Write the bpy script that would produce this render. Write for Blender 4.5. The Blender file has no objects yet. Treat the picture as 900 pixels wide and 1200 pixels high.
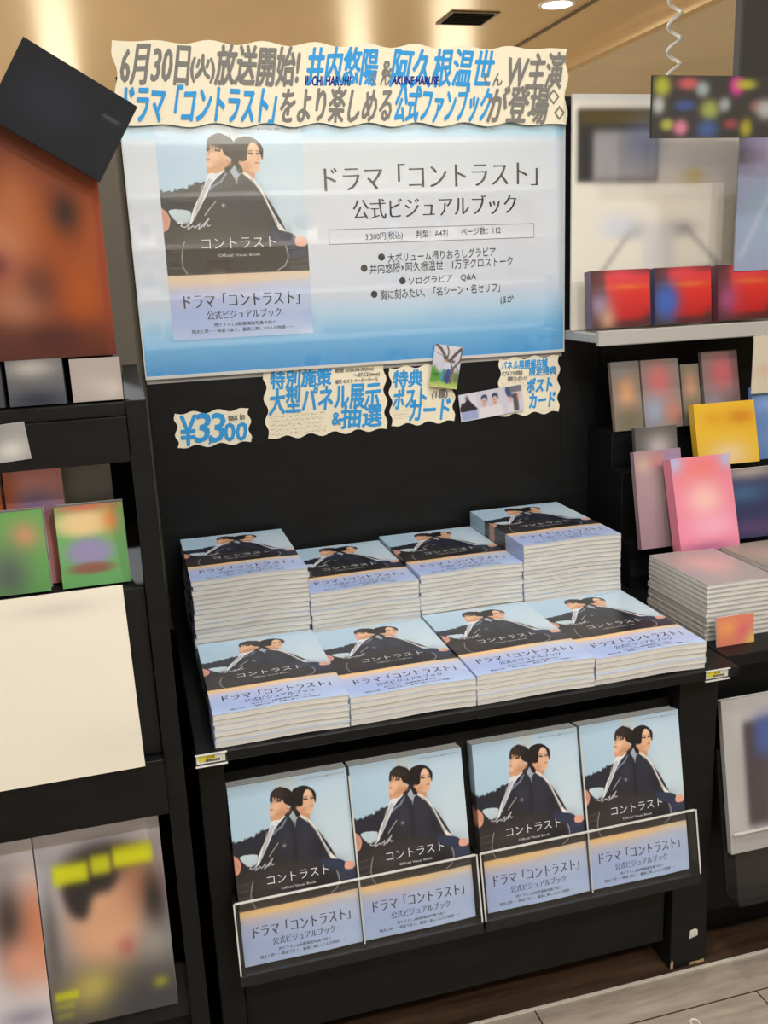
import bpy, math, random
import numpy as np
random.seed(7); rng = np.random.default_rng(5)
S = bpy.context.scene
C = S.collection
PI = math.pi
R = math.radians
Z0 = 0.65                      # height of the display table; the builders below measure z from its top

# ---------------------------------------------------------------- camera, world, lights, exposure
cam = bpy.data.objects.new('camera', bpy.data.cameras.new('camera')); C.objects.link(cam)
cam.location = (-0.0728, -1.3363, 0.6907 + Z0)
cam.rotation_euler = (1.3225, 0.0416, -0.2684)
cam.data.sensor_fit = 'VERTICAL'; cam.data.sensor_height = 36.0; cam.data.sensor_width = 27.0
cam.data.lens = 1111.6 / 1200 * 36.0
cam.data.clip_start = 0.02
S.camera = cam
w = bpy.data.worlds.new('room_air'); S.world = w; w.use_nodes = True
w.node_tree.nodes['Background'].inputs[0].default_value = (0.88, 0.95, 1.0, 1)
w.node_tree.nodes['Background'].inputs[1].default_value = 1.7
S.view_settings.view_transform = 'Standard'; S.view_settings.look = 'None'
S.view_settings.gamma = 1.0; S.view_settings.use_curve_mapping = False
S.view_settings.exposure = -0.14
CEIL = 1.95
WARM = (0.93, 0.97, 1.0)
# x, y, watts : ceiling downlights, one in view, the rest added for light (fittings built further down)
LAMPS = [(0.42, -0.30, 13), (0.15, -1.15, 11), (1.15, -1.35, 11), (-0.9, -1.25, 6), (0.55, -2.15, 36), (1.7, -2.1, 30),  # first added to brighten the book tops, last pair here the mirrored bookcase
         (2.20, 3.46, 80), (-0.6, 2.6, 80), (0.9, 4.6, 80), (3.6, 1.2, 50), (3.4, 5.0, 80), (-1.2, 5.2, 80)]
def area(name, loc, watts, size, rot=(0, 0, 0), col=WARM, parent=None):
    l = bpy.data.lights.new(name, 'AREA'); l.shape = 'DISK'; l.size = size; l.energy = watts; l.color = col
    o = bpy.data.objects.new(name, l); C.objects.link(o)
    o.location = loc; o.rotation_euler = rot
    if parent: o.parent = parent
    return o

# ---------------------------------------------------------------- materials
def lin(c):
    c = np.asarray(c, float) / 255.0
    return np.where(c <= 0.04045, c / 12.92, ((c + 0.055) / 1.055) ** 2.4)
def rgba(c):
    return (*[float(x) for x in lin(c)], 1.0)
def mat(name, col=(128, 128, 128), rough=0.5, spec=0.5, metal=0.0, noise=None, bump=None, attr=False, coat=0.0, emit=None):
    m = bpy.data.materials.new(name); m.use_nodes = True
    nt = m.node_tree; b = nt.nodes['Principled BSDF']
    b.inputs['Base Color'].default_value = rgba(col)
    b.inputs['Roughness'].default_value = rough; b.inputs['Metallic'].default_value = metal
    b.inputs['Specular IOR Level'].default_value = spec
    b.inputs['Coat Weight'].default_value = coat; b.inputs['Coat Roughness'].default_value = 0.02
    if attr:
        a = nt.nodes.new('ShaderNodeAttribute'); a.attribute_name = 'Col'
        nt.links.new(a.outputs['Color'], b.inputs['Base Color'])
    if noise:
        sc, amt, stretch = noise
        tc = nt.nodes.new('ShaderNodeTexCoord'); mp = nt.nodes.new('ShaderNodeMapping')
        mp.inputs['Scale'].default_value = stretch
        n = nt.nodes.new('ShaderNodeTexNoise'); n.inputs['Scale'].default_value = sc; n.inputs['Detail'].default_value = 5
        r = nt.nodes.new('ShaderNodeValToRGB')
        c0 = np.array(rgba(col))
        r.color_ramp.elements[0].position = .3; r.color_ramp.elements[1].position = .7
        r.color_ramp.elements[0].color = (*(c0[:3] * (1 - amt)), 1); r.color_ramp.elements[1].color = (*np.minimum(c0[:3] * (1 + amt), 1), 1)
        nt.links.new(tc.outputs['Object'], mp.inputs['Vector']); nt.links.new(mp.outputs['Vector'], n.inputs['Vector'])
        nt.links.new(n.outputs['Fac'], r.inputs['Fac']); nt.links.new(r.outputs['Color'], b.inputs['Base Color'])
        if bump:
            bp = nt.nodes.new('ShaderNodeBump'); bp.inputs['Strength'].default_value = bump; bp.inputs['Distance'].default_value = 0.002
            nt.links.new(n.outputs['Fac'], bp.inputs['Height']); nt.links.new(bp.outputs['Normal'], b.inputs['Normal'])
    if emit:
        b.inputs['Emission Color'].default_value = rgba(col); b.inputs['Emission Strength'].default_value = emit
    return m
M_print = mat('glossy_print', rough=0.32, spec=0.5, attr=True)
M_card = mat('matte_card_print', rough=0.75, spec=0.25, attr=True)
M_poster = mat('poster_under_clear_film', rough=0.12, spec=0.55, attr=True, coat=1.0)
M_poster.node_tree.nodes['Principled BSDF'].inputs['Coat IOR'].default_value = 1.9
M_black = mat('black_laminate', (20, 20, 20), rough=0.45, spec=0.22, noise=(9, .25, (1, 1, 6)), bump=.05)
M_blackhi = mat('black_board', (30, 29, 29), rough=0.5, spec=0.25)
M_void = mat('recess_black', (16, 16, 16), rough=0.9, spec=0.1)  # near-black matte for recess backs, gap panels and vent slats
M_grey = mat('grey_metal_shelf', (178, 174, 168), rough=0.4, spec=0.5)
M_white = mat('white_shelf_paint', (246, 240, 226), rough=0.5)
M_edge = mat('acrylic_cut_edge', (206, 204, 198), rough=0.3, spec=0.8)
M_beige = mat('beige_post', (92, 83, 69), rough=0.6)
M_wall = mat('cream_wall_paint', (214, 196, 160), rough=0.7, noise=(2, .05, (1, 1, 1)))
M_ring = mat('white_plastic', (228, 222, 210), rough=0.35)
M_chip = mat('torn_silver_tape', (214, 210, 202), rough=0.35, spec=0.7, noise=(60, .35, (1, 1, 1)), bump=.6)
M_chipwood = mat('bare_chipboard', (176, 146, 104), rough=0.8, noise=(80, .3, (1, 1, 1)))
M_lamp = mat('lamp_glow', (255, 244, 220), emit=14.0)
M_glow_panel = mat('unseen_glow_panel', (255, 240, 205), emit=4.0)  # emission for the added panels that streak the ceiling
M_metal = mat('brushed_edge_strip', (216, 208, 194), rough=0.4, metal=0.2)
M_vent = mat('vent_metal', (92, 76, 54), rough=0.5)

def paper_material():
    m = mat('page_edges', (226, 222, 212), rough=0.8, spec=0.2)
    nt = m.node_tree; b = nt.nodes['Principled BSDF']
    tc = nt.nodes.new('ShaderNodeTexCoord'); mp = nt.nodes.new('ShaderNodeMapping'); mp.inputs['Scale'].default_value = (7, 7, 1500)
    n = nt.nodes.new('ShaderNodeTexNoise'); n.inputs['Scale'].default_value = 1.0; n.inputs['Detail'].default_value = 2
    r = nt.nodes.new('ShaderNodeValToRGB')
    r.color_ramp.elements[0].position = .32; r.color_ramp.elements[0].color = rgba((176, 173, 166))
    r.color_ramp.elements[1].position = .62; r.color_ramp.elements[1].color = rgba((224, 220, 212))
    nt.links.new(tc.outputs['Object'], mp.inputs['Vector']); nt.links.new(mp.outputs['Vector'], n.inputs['Vector'])
    nt.links.new(n.outputs['Fac'], r.inputs['Fac']); nt.links.new(r.outputs['Color'], b.inputs['Base Color'])
    return m
M_page = paper_material()

def acrylic_material():
    m = bpy.data.materials.new('clear_acrylic'); m.use_nodes = True
    nt = m.node_tree; nt.nodes.clear()
    out = nt.nodes.new('ShaderNodeOutputMaterial'); mix = nt.nodes.new('ShaderNodeMixShader')
    tr = nt.nodes.new('ShaderNodeBsdfTransparent'); tr.inputs[0].default_value = (0.97, 0.975, 0.975, 1)
    gl = nt.nodes.new('ShaderNodeBsdfGlossy'); gl.inputs['Roughness'].default_value = 0.04
    lw = nt.nodes.new('ShaderNodeLayerWeight'); lw.inputs['Blend'].default_value = 0.5
    pw = nt.nodes.new('ShaderNodeMath'); pw.operation = 'POWER'; pw.inputs[1].default_value = 5.0
    fr = nt.nodes.new('ShaderNodeMath'); fr.operation = 'MULTIPLY_ADD'; fr.inputs[1].default_value = 0.9; fr.inputs[2].default_value = 0.035
    nt.links.new(lw.outputs['Facing'], pw.inputs[0]); nt.links.new(pw.outputs[0], fr.inputs[0])
    nt.links.new(fr.outputs[0], mix.inputs[0]); nt.links.new(tr.outputs[0], mix.inputs[1]); nt.links.new(gl.outputs[0], mix.inputs[2])
    nt.links.new(mix.outputs[0], out.inputs[0])
    return m
M_acr = acrylic_material()

def ceiling_material():
    m = mat('glossy_tan_ceiling_panel', (212, 178, 126), rough=0.22, spec=0.6, noise=(1.5, .06, (1, .3, 1)))
    return m
M_ceil = ceiling_material()

def floor_material():
    m = bpy.data.materials.new('grey_plank_floor'); m.use_nodes = True
    nt = m.node_tree; b = nt.nodes['Principled BSDF']; b.inputs['Roughness'].default_value = 0.45
    tc = nt.nodes.new('ShaderNodeTexCoord')
    def N(t): return nt.nodes.new(t)
    mp = N('ShaderNodeMapping'); nt.links.new(tc.outputs['Object'], mp.inputs['Vector'])
    mp.inputs['Location'].default_value = (-0.03, 0.052, 0)
    br = N('ShaderNodeTexBrick'); br.inputs['Scale'].default_value = 1.0
    br.offset = 0.45
    br.inputs['Brick Width'].default_value = 0.92; br.inputs['Row Height'].default_value = 0.15
    br.inputs['Mortar Size'].default_value = 0.0016; br.inputs['Mortar Smooth'].default_value = 0.1
    br.inputs['Color1'].default_value = rgba((178, 164, 148)); br.inputs['Color2'].default_value = rgba((166, 152, 136)); br.inputs['Mortar'].default_value = rgba((62, 48, 40))
    nt.links.new(mp.outputs['Vector'], br.inputs['Vector'])
    mp2 = N('ShaderNodeMapping'); mp2.inputs['Scale'].default_value = (4, 30, 1); nt.links.new(tc.outputs['Object'], mp2.inputs['Vector'])
    n = N('ShaderNodeTexNoise'); n.inputs['Scale'].default_value = 2.2; n.inputs['Detail'].default_value = 8; n.inputs['Roughness'].default_value = .65
    nt.links.new(mp2.outputs['Vector'], n.inputs['Vector'])
    r = N('ShaderNodeValToRGB'); r.color_ramp.elements[0].position = .3; r.color_ramp.elements[1].position = .75
    r.color_ramp.elements[0].color = (.62, .6, .6, 1); r.color_ramp.elements[1].color = (1.1, 1.08, 1.05, 1)
    nt.links.new(n.outputs['Fac'], r.inputs['Fac'])
    mu = N('ShaderNodeMix'); mu.data_type = 'RGBA'; mu.blend_type = 'MULTIPLY'; mu.inputs[0].default_value = 1.0
    nt.links.new(br.outputs['Color'], mu.inputs[6]); nt.links.new(r.outputs['Color'], mu.inputs[7])
    nt.links.new(mu.outputs[2], b.inputs['Base Color'])
    return m
M_floor = floor_material()
M_darkwood = mat('dark_brown_wood_floor', (66, 47, 32), rough=0.5, noise=(5, .45, (1.2, 14, 1)))

# ---------------------------------------------------------------- object helpers
def tag(o, label=None, cat=None, group=None, kind=None):
    if label: o['label'] = label
    if cat: o['category'] = cat
    if group: o['group'] = group
    if kind: o['kind'] = kind
    return o
def link(name, me, parent=None, loc=None, rot=None):
    o = bpy.data.objects.new(name, me); C.objects.link(o)
    if parent is not None: o.parent = parent
    if loc is not None: o.location = loc if parent is not None else (loc[0], loc[1], loc[2] + Z0)
    elif parent is None: o.location = (0, 0, Z0)
    if rot is not None: o.rotation_euler = rot
    return o
def thing(name, label, cat, loc=(0, 0, 0), rot=(0, 0, 0), group=None):
    return tag(link(name, None, None, loc, rot), label, cat, group)

class MB:
    """collects solids into one mesh"""
    def __init__(s): s.v = []; s.f = []; s.m = []
    def add(s, v, f, mi=0):
        k = len(s.v); s.v += [tuple(p) for p in v]; s.f += [tuple(i + k for i in q) for q in f]; s.m += [mi] * len(f); return s
    def box(s, x0, x1, y0, y1, z0, z1, b=0.0, mi=0):
        if b <= 0:
            v = [(x, y, z) for x in (x0, x1) for y in (y0, y1) for z in (z0, z1)]
            return s.add(v, [(0, 1, 3, 2), (4, 6, 7, 5), (0, 4, 5, 1), (2, 3, 7, 6), (0, 2, 6, 4), (1, 5, 7, 3)], mi)
        def ring(z, d): return [(x0 + d + b, y0 + d, z), (x1 - d - b, y0 + d, z), (x1 - d, y0 + d + b, z), (x1 - d, y1 - d - b, z), (x1 - d - b, y1 - d, z), (x0 + d + b, y1 - d, z), (x0 + d, y1 - d - b, z), (x0 + d, y0 + d + b, z)]
        rr = ring(z0, b) + ring(z0 + b, 0) + ring(z1 - b, 0) + ring(z1, b)
        f = [tuple(range(7, -1, -1)), tuple(range(24, 32))]
        for k in range(3):
            for i in range(8): f.append((k * 8 + i, k * 8 + (i + 1) % 8, k * 8 + 8 + (i + 1) % 8, k * 8 + 8 + i))
        return s.add(rr, f, mi)
    def prism(s, pts, z0, z1, mi=0):
        n = len(pts); v = [(x, y, z0) for x, y in pts] + [(x, y, z1) for x, y in pts]
        f = [tuple(range(n - 1, -1, -1)), tuple(range(n, 2 * n))] + [(i, (i + 1) % n, n + (i + 1) % n, n + i) for i in range(n)]
        return s.add(v, f, mi)
    def extr(s, prof, x0, x1, mi=0):
        """profile in (y, z), extruded along x"""
        n = len(prof); v = [(x0, y, z) for y, z in prof] + [(x1, y, z) for y, z in prof]
        f = [tuple(range(n)), tuple(range(2 * n - 1, n - 1, -1))] + [(i, n + i, n + (i + 1) % n, (i + 1) % n) for i in range(n)]
        return s.add(v, f, mi)
    def cyl(s, c, r, z0, z1, n=24, mi=0):
        return s.prism([(c[0] + r * math.cos(2 * PI * i / n), c[1] + r * math.sin(2 * PI * i / n)) for i in range(n)], z0, z1, mi)
    def tube(s, path, r, n=8, mi=0):
        P = np.array(path, float); k0 = len(s.v); T = np.gradient(P, axis=0); T /= np.linalg.norm(T, axis=1)[:, None] + 1e-9
        up = np.array([0.13, 0.21, 0.97])
        for p, t in zip(P, T):
            a = np.cross(t, up); a /= np.linalg.norm(a) + 1e-9; b_ = np.cross(t, a)
            for i in range(n):
                q = p + r * (math.cos(2 * PI * i / n) * a + math.sin(2 * PI * i / n) * b_); s.v.append(tuple(q))
        for j in range(len(P) - 1):
            for i in range(n):
                s.f.append((k0 + j * n + i, k0 + j * n + (i + 1) % n, k0 + (j + 1) * n + (i + 1) % n, k0 + (j + 1) * n + i)); s.m.append(mi)
        s.f.append(tuple(k0 + i for i in range(n))[::-1]); s.m.append(mi)
        e = k0 + (len(P) - 1) * n; s.f.append(tuple(e + i for i in range(n))); s.m.append(mi)
        return s
    def mesh(s, name, mats):
        me = bpy.data.meshes.new(name); me.from_pydata(s.v, [], s.f); me.update()
        import bmesh
        bm = bmesh.new(); bm.from_mesh(me); bmesh.ops.recalc_face_normals(bm, faces=bm.faces[:]); bm.to_mesh(me); bm.free()
        for m in (mats if isinstance(mats, (list, tuple)) else [mats]): me.materials.append(m)
        if len(me.polygons) == len(s.m): me.polygons.foreach_set('material_index', s.m)
        return me
    def obj(s, name, mats, parent=None, loc=None, rot=None):
        return link(name, s.mesh(name, mats), parent, loc, rot)
def struct(name, mb, m):
    return tag(mb.obj(name, m), kind='structure')

# ---------------------------------------------------------------- lettering
_tc = {}
def glyphs(body, bold=0.0):
    k = (body, bold)
    if k not in _tc:
        c = bpy.data.curves.new('lettering', 'FONT'); c.body = body; c.offset = bold; c.resolution_u = 2
        o = bpy.data.objects.new('lettering', c); C.objects.link(o)
        me = bpy.data.meshes.new_from_object(o.evaluated_get(bpy.context.evaluated_depsgraph_get()))
        v = np.array([p.co[:2] for p in me.vertices]); f = [tuple(p.vertices) for p in me.polygons]
        bpy.data.objects.remove(o); bpy.data.curves.remove(c); bpy.data.meshes.remove(me)
        lo = v.min(0); hi = v.max(0); _tc[k] = ((v - lo) / np.maximum(hi - lo, 1e-6), f)
    return _tc[k]

class Sheet:
    """a printed sheet in its own xy plane, printed side up: colours live in the attribute Col"""
    def __init__(s): s.v = []; s.c = []; s.f = []; s.mi = []; s.k = 0
    def add(s, v, c, f, mi=0):
        v = np.asarray(v, float).reshape(-1, 3); s.v.append(v)
        c = lin(np.asarray(c, float)); c = np.broadcast_to(c, (len(v), 3)); s.c.append(c)
        s.f += [tuple(int(i) + s.k for i in q) for q in f]; s.mi += [mi] * len(f); s.k += len(v)
        return s
    def grid(s, img, x0, x1, y0, y1, z, bend=None):
        """img rows run from the top edge (y1) down"""
        h, w_ = img.shape[:2]
        X, Y = np.meshgrid(np.linspace(x0, x1, w_), np.linspace(y1, y0, h)); Zz = np.full_like(X, z)
        i = np.arange(h * w_).reshape(h, w_)
        q = np.stack([i[1:, :-1], i[1:, 1:], i[:-1, 1:], i[:-1, :-1]], -1).reshape(-1, 4)
        return s.add(np.stack([X, Y, Zz], -1), img.reshape(-1, 3), q.tolist())
    def box(s, x0, x1, y0, y1, z0, z1, col, top=True):
        v = [(x, y, z) for x in (x0, x1) for y in (y0, y1) for z in (z0, z1)]
        f = [(0, 1, 3, 2), (4, 6, 7, 5), (0, 4, 5, 1), (2, 3, 7, 6), (0, 2, 6, 4)] + ([(1, 5, 7, 3)] if top else [])
        return s.add(v, col, f)
    def poly(s, pts, z, col):
        return s.add([(x, y, z) for x, y in pts], col, [tuple(range(len(pts)))])
    def slab(s, pts, z0, z1, col, side):
        n = len(pts); s.poly(pts, z1, col)
        return s.add([(x, y, z0) for x, y in pts] + [(x, y, z1) for x, y in pts], side,
                     [tuple(range(n - 1, -1, -1))] + [(i, (i + 1) % n, n + (i + 1) % n, n + i) for i in range(n)])
    def marker(s, body, x0, x1, y0, y1, z, col, pen=.003, shear=0.0, rise=0.0):
        v, f = glyphs(body); e = (y1 - y0) * .04; y0 += pen - e; y1 -= pen - e; x0 += pen - e; x1 -= pen - e
        h = y1 - y0; W = x1 - x0 - abs(shear) * h; wob = .016 * h; ph = len(body) * 1.7 + x0 * 40
        x = x0 + v[:, 0] * W + v[:, 1] * h * shear + wob * np.sin(v[:, 1] * 3 + v[:, 0] * W / h * 2.6 + ph)
        y = y0 + v[:, 1] * h + rise * (v[:, 0] - .5) + wob * np.sin(v[:, 0] * W / h * 3.1 + ph * 2)
        for k in range(9):
            r = 0 if k == 8 else pen
            s.add(np.stack([x + r * math.cos(k * PI / 4), y + r * math.sin(k * PI / 4), np.full(len(v), z + .00003 * k)], 1), col, f)
        return s
    def serif(s, body, x0, x1, y0, y1, z, col, rise=0.0, d=.020):
        """lettering with heavy uprights and fine level strokes"""
        dx = d * (y1 - y0)
        for k, q in enumerate((-dx, dx, 0)): s.text(body, x0 + dx + q, x1 - dx + q, y0, y1, z + .00002 * k, col, -.014, 0.0, rise)
        return s
    def text(s, body, x0, x1, y0, y1, z, col, bold=0.0, shear=0.0, rise=0.0):
        v, f = glyphs(body, bold)
        h = y1 - y0; W = x1 - x0 - abs(shear) * h
        x = x0 + v[:, 0] * W + v[:, 1] * h * shear + (abs(shear) * h if shear < 0 else 0)
        y = y0 + v[:, 1] * h + rise * (v[:, 0] - .5)
        return s.add(np.stack([x, y, np.full(len(v), z)], 1), col, f)
    def stroke(s, pts, width, z, col):
        P = np.array(pts, float); T = np.gradient(P, axis=0); T /= np.linalg.norm(T, axis=1)[:, None] + 1e-9
        Nn = np.stack([-T[:, 1], T[:, 0]], 1) * width / 2
        v = np.concatenate([P + Nn, P - Nn]); n = len(P)
        return s.add(np.column_stack([v, np.full(2 * n, z)]), col, [(i, n + i, n + i + 1, i + 1) for i in range(n - 1)])
    def disc(s, x, y, r, z, col, n=20):
        return s.poly([(x + r * math.cos(2 * PI * i / n), y + r * math.sin(2 * PI * i / n)) for i in range(n)], z, col)
    def mesh(s, name, m):
        me = bpy.data.meshes.new(name); v = np.concatenate(s.v); c = np.concatenate(s.c)
        me.from_pydata(v.tolist(), [], s.f)
        a = me.color_attributes.new('Col', 'FLOAT_COLOR', 'POINT')
        a.data.foreach_set('color', np.column_stack([c, np.ones(len(c))]).astype(np.float32).ravel())
        me.materials.append(m); me.update()
        return me

# ---------------------------------------------------------------- painting printed pictures
def smooth_closed(pts, n=6):
    P = np.array(pts, float); out = []
    for i in range(len(P)):
        a, b, c, d = P[i - 1], P[i], P[(i + 1) % len(P)], P[(i + 2) % len(P)]
        for t in np.linspace(0, 1, n, endpoint=False):
            out.append(.5 * ((2 * b) + (-a + c) * t + (2 * a - 5 * b + 4 * c - d) * t * t + (-a + 3 * b - 3 * c + d) * t ** 3))
    return np.array(out)
def gblur(a, sig):
    if sig <= 0: return a
    r = max(1, int(3 * sig)); k = np.exp(-.5 * (np.arange(-r, r + 1) / sig) ** 2); k /= k.sum()
    p = np.pad(a, ((r, r), (0, 0)), 'edge'); a = sum(k[i] * p[i:i + a.shape[0]] for i in range(2 * r + 1))
    p = np.pad(a, ((0, 0), (r, r)), 'edge'); return sum(k[i] * p[:, i:i + a.shape[1]] for i in range(2 * r + 1))
class Art:
    """a picture in unit coordinates, u to the right and v downwards, painted as colour only"""
    def __init__(s, w_, h, base=(200, 200, 200)):
        s.w, s.h = w_, h; s.a = np.tile(np.array(base, float), (h, w_, 1))
        s.U, s.V = np.meshgrid(np.linspace(0, 1, w_), np.linspace(0, 1, h))
    def vgrad(s, stops):
        vs = [p[0] for p in stops]
        for k in range(3): s.a[..., k] = np.interp(s.V, vs, [p[1][k] for p in stops])
        return s
    def put(s, mask, col, al=1.0):
        m = (mask * al)[..., None]; s.a = s.a * (1 - m) + np.array(col, float) * m; return s
    def mask(s, P):
        acc = np.zeros((s.h, s.w)); du, dv = 1 / s.w, 1 / s.h
        lo = P.min(0) - (2 * du, 2 * dv); hi = P.max(0) + (2 * du, 2 * dv)
        j0, j1 = max(0, int(lo[0] * s.w)), min(s.w, int(hi[0] * s.w) + 2); i0, i1 = max(0, int(lo[1] * s.h)), min(s.h, int(hi[1] * s.h) + 2)
        if j1 <= j0 or i1 <= i0: return acc
        for ou, ov in ((-.25, -.25), (.25, -.25), (-.25, .25), (.25, .25)):
            u = s.U[i0:i1, j0:j1] + ou * du; v = s.V[i0:i1, j0:j1] + ov * dv; ins = np.zeros(u.shape, bool)
            for k in range(len(P)):
                (xa, ya), (xb, yb) = P[k - 1], P[k]
                if ya == yb: continue
                ins ^= ((ya > v) != (yb > v)) & (u < (xb - xa) * (v - ya) / (yb - ya) + xa)
            acc[i0:i1, j0:j1] += ins * .25
        return acc
    def poly(s, pts, col, al=1.0, soft=0.0, curve=True):
        P = smooth_closed(pts) if curve else np.array(pts, float)
        return s.put(gblur(s.mask(P), soft * s.w), col, al)
    def line(s, pts, wd, col, al=1.0, soft=0.0):
        P = np.array(pts, float); asp = s.h / s.w; m = np.zeros((s.h, s.w))
        for a, b in zip(P[:-1], P[1:]):
            d = (b - a) * (1, asp); L = d @ d + 1e-12
            x = s.U - a[0]; y = (s.V - a[1]) * asp
            t = np.clip((x * d[0] + y * d[1]) / L, 0, 1)
            m = np.maximum(m, np.clip((wd / 2 - np.hypot(x - t * d[0], y - t * d[1])) * s.w + .5, 0, 1))
        return s.put(gblur(m, soft * s.w), col, al)
    def blob(s, u, v, ru, rv, col, al=1.0, hard=2.0):
        d = ((s.U - u) / ru) ** 2 + ((s.V - v) / rv) ** 2
        return s.put(np.exp(-np.power(d, hard / 2) * .9), col, al)
    def rect(s, u0, v0, u1, v1, col, al=1.0, soft=0.02):
        f = lambda t: 1 / (1 + np.exp(-np.clip(t / max(soft, 1e-4) * 3, -40, 40)))
        return s.put(f(s.U - u0) * f(u1 - s.U) * f(s.V - v0) * f(v1 - s.V), col, al)
    def grain(s, amp, sig=0.8):
        n = gblur(np.random.default_rng(3).normal(0, 1, (s.h, s.w)), sig); s.a = np.clip(s.a + n[..., None] * amp, 0, 255); return s

SKIN = (226, 178, 142); HAIR = (30, 25, 26); NAVY = (38, 40, 52)
def cover_art(w_=210, h=297):
    A = Art(w_, h)
    A.vgrad([(0, (184, 211, 232)), (.3, (182, 208, 228)), (.6, (198, 215, 228)), (1, (205, 215, 226))])
    A.blob(.9, .35, .3, .3, (212, 224, 228), .6); A.blob(.1, .3, .25, .25, (172, 202, 220), .6)
    A.rect(.40, -.1, .56, .12, (200, 208, 210), .7, .01)
    # far bank of trees and the pale patch below the arm
    A.poly([(-.05, .31), (.05, .316), (.10, .30), (.15, .308), (.2, .285), (.26, .272), (.34, .25), (.42, .232), (.49, .21), (.528, .28), (.52, .5), (.5, .74), (-.05, .74), (-.05, .37)], NAVY)
    for k in range(9): A.blob(.008 + .031 * k + .008 * math.sin(k * 2.3), .313 - .0006 * k * k + .004 * math.sin(k * 3.1), .015 + .006 * math.sin(k * 1.7), .012 + .004 * math.cos(k * 2.1), (34, 36, 46), 1, 4)
    A.poly([(.05, .388), (.188, .394), (.182, .44), (.175, .455), (.10, .445)], (196, 214, 222))
    A.poly([(.52, .24), (.545, .235), (.532, .25), (.53, .42), (.51, .42), (.505, .28)], (52, 54, 66))
    A.poly([(.574, .221), (.535, .243), (.514, .287), (.50, .45), (.46, .74), (1.05, .74), (1.05, .60), (.92, .573), (.918, .529), (.856, .501), (.807, .432), (.739, .35), (.671, .278), (.606, .226)], (40, 42, 55))
    A.poly([(.512, .196), (.545, .220), (.566, .226), (.540, .243), (.524, .283), (.512, .25), (.486, .214)], (170, 182, 192))
    # dark seat, bags and logs along the bottom
    A.poly([(-.05, .47), (.05, .455), (.18, .45), (.3, .42), (.7, .50), (.85, .565), (1.05, .58), (1.05, .76), (-.05, .76)], (41, 38, 40), 1, .008)
    A.blob(.3, .6, .22, .1, (62, 56, 56), .8); A.blob(.5, .52, .3, .05, (54, 50, 54), .7); A.blob(.65, .62, .2, .07, (36, 34, 38), .8)
    for k in range(8):
        A.line([(-.02, .55 + .018 * k), (.10, .545 + .018 * k)], .010, ((92, 84, 78), (58, 52, 50))[k % 2], .7, .004)
        A.line([(.86, .59 + .014 * k), (1.02, .585 + .014 * k)], .010, ((104, 98, 98), (58, 60, 72))[k % 2], .7, .004)
    A.poly([(.845, .572), (.985, .575), (1.02, .60), (1.02, .63), (.845, .62)], (52, 60, 84), .8, .006)
    # bag piping
    A.line([(.135, .535), (.118, .57), (.106, .61), (.112, .655), (.135, .685)], .007, (172, 166, 156), .9)
    A.line([(.838, .568), (.852, .60), (.85, .63), (.825, .665), (.775, .682)], .007, (186, 180, 170), .9)
    # jacket shading printed in the photograph
    A.blob(.44, .33, .07, .07, (58, 60, 74), .6); A.blob(.60, .33, .06, .09, (56, 58, 72), .5); A.blob(.70, .42, .05, .06, (28, 30, 40), .7)
    A.line([(.51, .26), (.515, .36), (.505, .46)], .02, (26, 27, 34), .8, .008)
    # necks
    A.poly([(.336, .185), (.335, .235), (.37, .236), (.455, .21), (.455, .185)], (214, 160, 124))
    A.poly([(.565, .185), (.645, .208), (.652, .25), (.62, .25), (.565, .224)], (206, 150, 114))
    # white shirts
    A.poly([(.334, .228), (.40, .225), (.447, .207), (.43, .222), (.36, .268), (.335, .296), (.289, .35), (.20, .446), (.184, .44), (.226, .369), (.288, .30)], (226, 228, 232))
    A.line([(.35, .255), (.31, .30), (.275, .35), (.235, .40)], .012, (176, 182, 196), .8)
    A.line([(.338, .25), (.29, .31), (.25, .37), (.21, .43)], .008, (150, 150, 160), .7)
    A.poly([(.565, .222), (.60, .226), (.66, .265), (.70, .306), (.75, .387), (.803, .46), (.858, .505), (.805, .496), (.754, .423), (.712, .346), (.66, .285)], (226, 222, 216))
    A.line([(.625, .252), (.68, .31), (.735, .39), (.79, .465)], .007, (120, 118, 124), .8)
    # lapel piping, sleeves, badge
    A.line([(.455, .225), (.42, .262), (.36, .284), (.335, .30)], .016, (150, 162, 186), .8, .003)
    A.line([(.29, .28), (.265, .33), (.235, .385)], .007, (190, 178, 160), .9)
    A.line([(.371, .352), (.325, .385), (.288, .415)], .008, (196, 186, 170), .9)
    A.line([(.46, .215), (.40, .25)], .014, (24, 24, 32), .9)
    A.blob(.42, .372, .013, .009, (150, 152, 162))
    A.poly([(.715, .487), (.856, .503), (.918, .529), (.915, .568), (.817, .558), (.73, .526)], (44, 52, 76))
    # hands
    A.poly([(-.03, .375), (.024, .39), (.052, .43), (.028, .478), (-.03, .48)], (212, 152, 130))
    A.line([(.0, .40), (.03, .45)], .005, (160, 104, 90), .7)
    A.poly([(.915, .533), (.96, .528), (.995, .548), (.975, .574), (.913, .567)], (222, 164, 140))
    # left head
    A.poly([(.45, .199), (.477, .18), (.512, .165), (.514, .192), (.475, .216), (.452, .211)], HAIR)
    A.poly([(.363, .09), (.345, .128), (.330, .150), (.336, .158), (.333, .167), (.325, .179), (.338, .193), (.39, .199), (.44, .2), (.467, .19), (.48, .165), (.46, .13), (.443, .10), (.395, .085)], SKIN)
    A.poly([(.345, .128), (.330, .150), (.336, .158), (.333, .167), (.325, .179), (.338, .193), (.36, .196), (.365, .17), (.36, .145)], (238, 196, 164), .6, .006); A.poly([(.36, .197), (.44, .2), (.467, .188), (.45, .176), (.40, .186)], (196, 136, 100), .8, .006)
    A.blob(.425, .18, .04, .022, (205, 148, 112), .7); A.blob(.385, .15, .03, .02, (240, 200, 168), .7)
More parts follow.
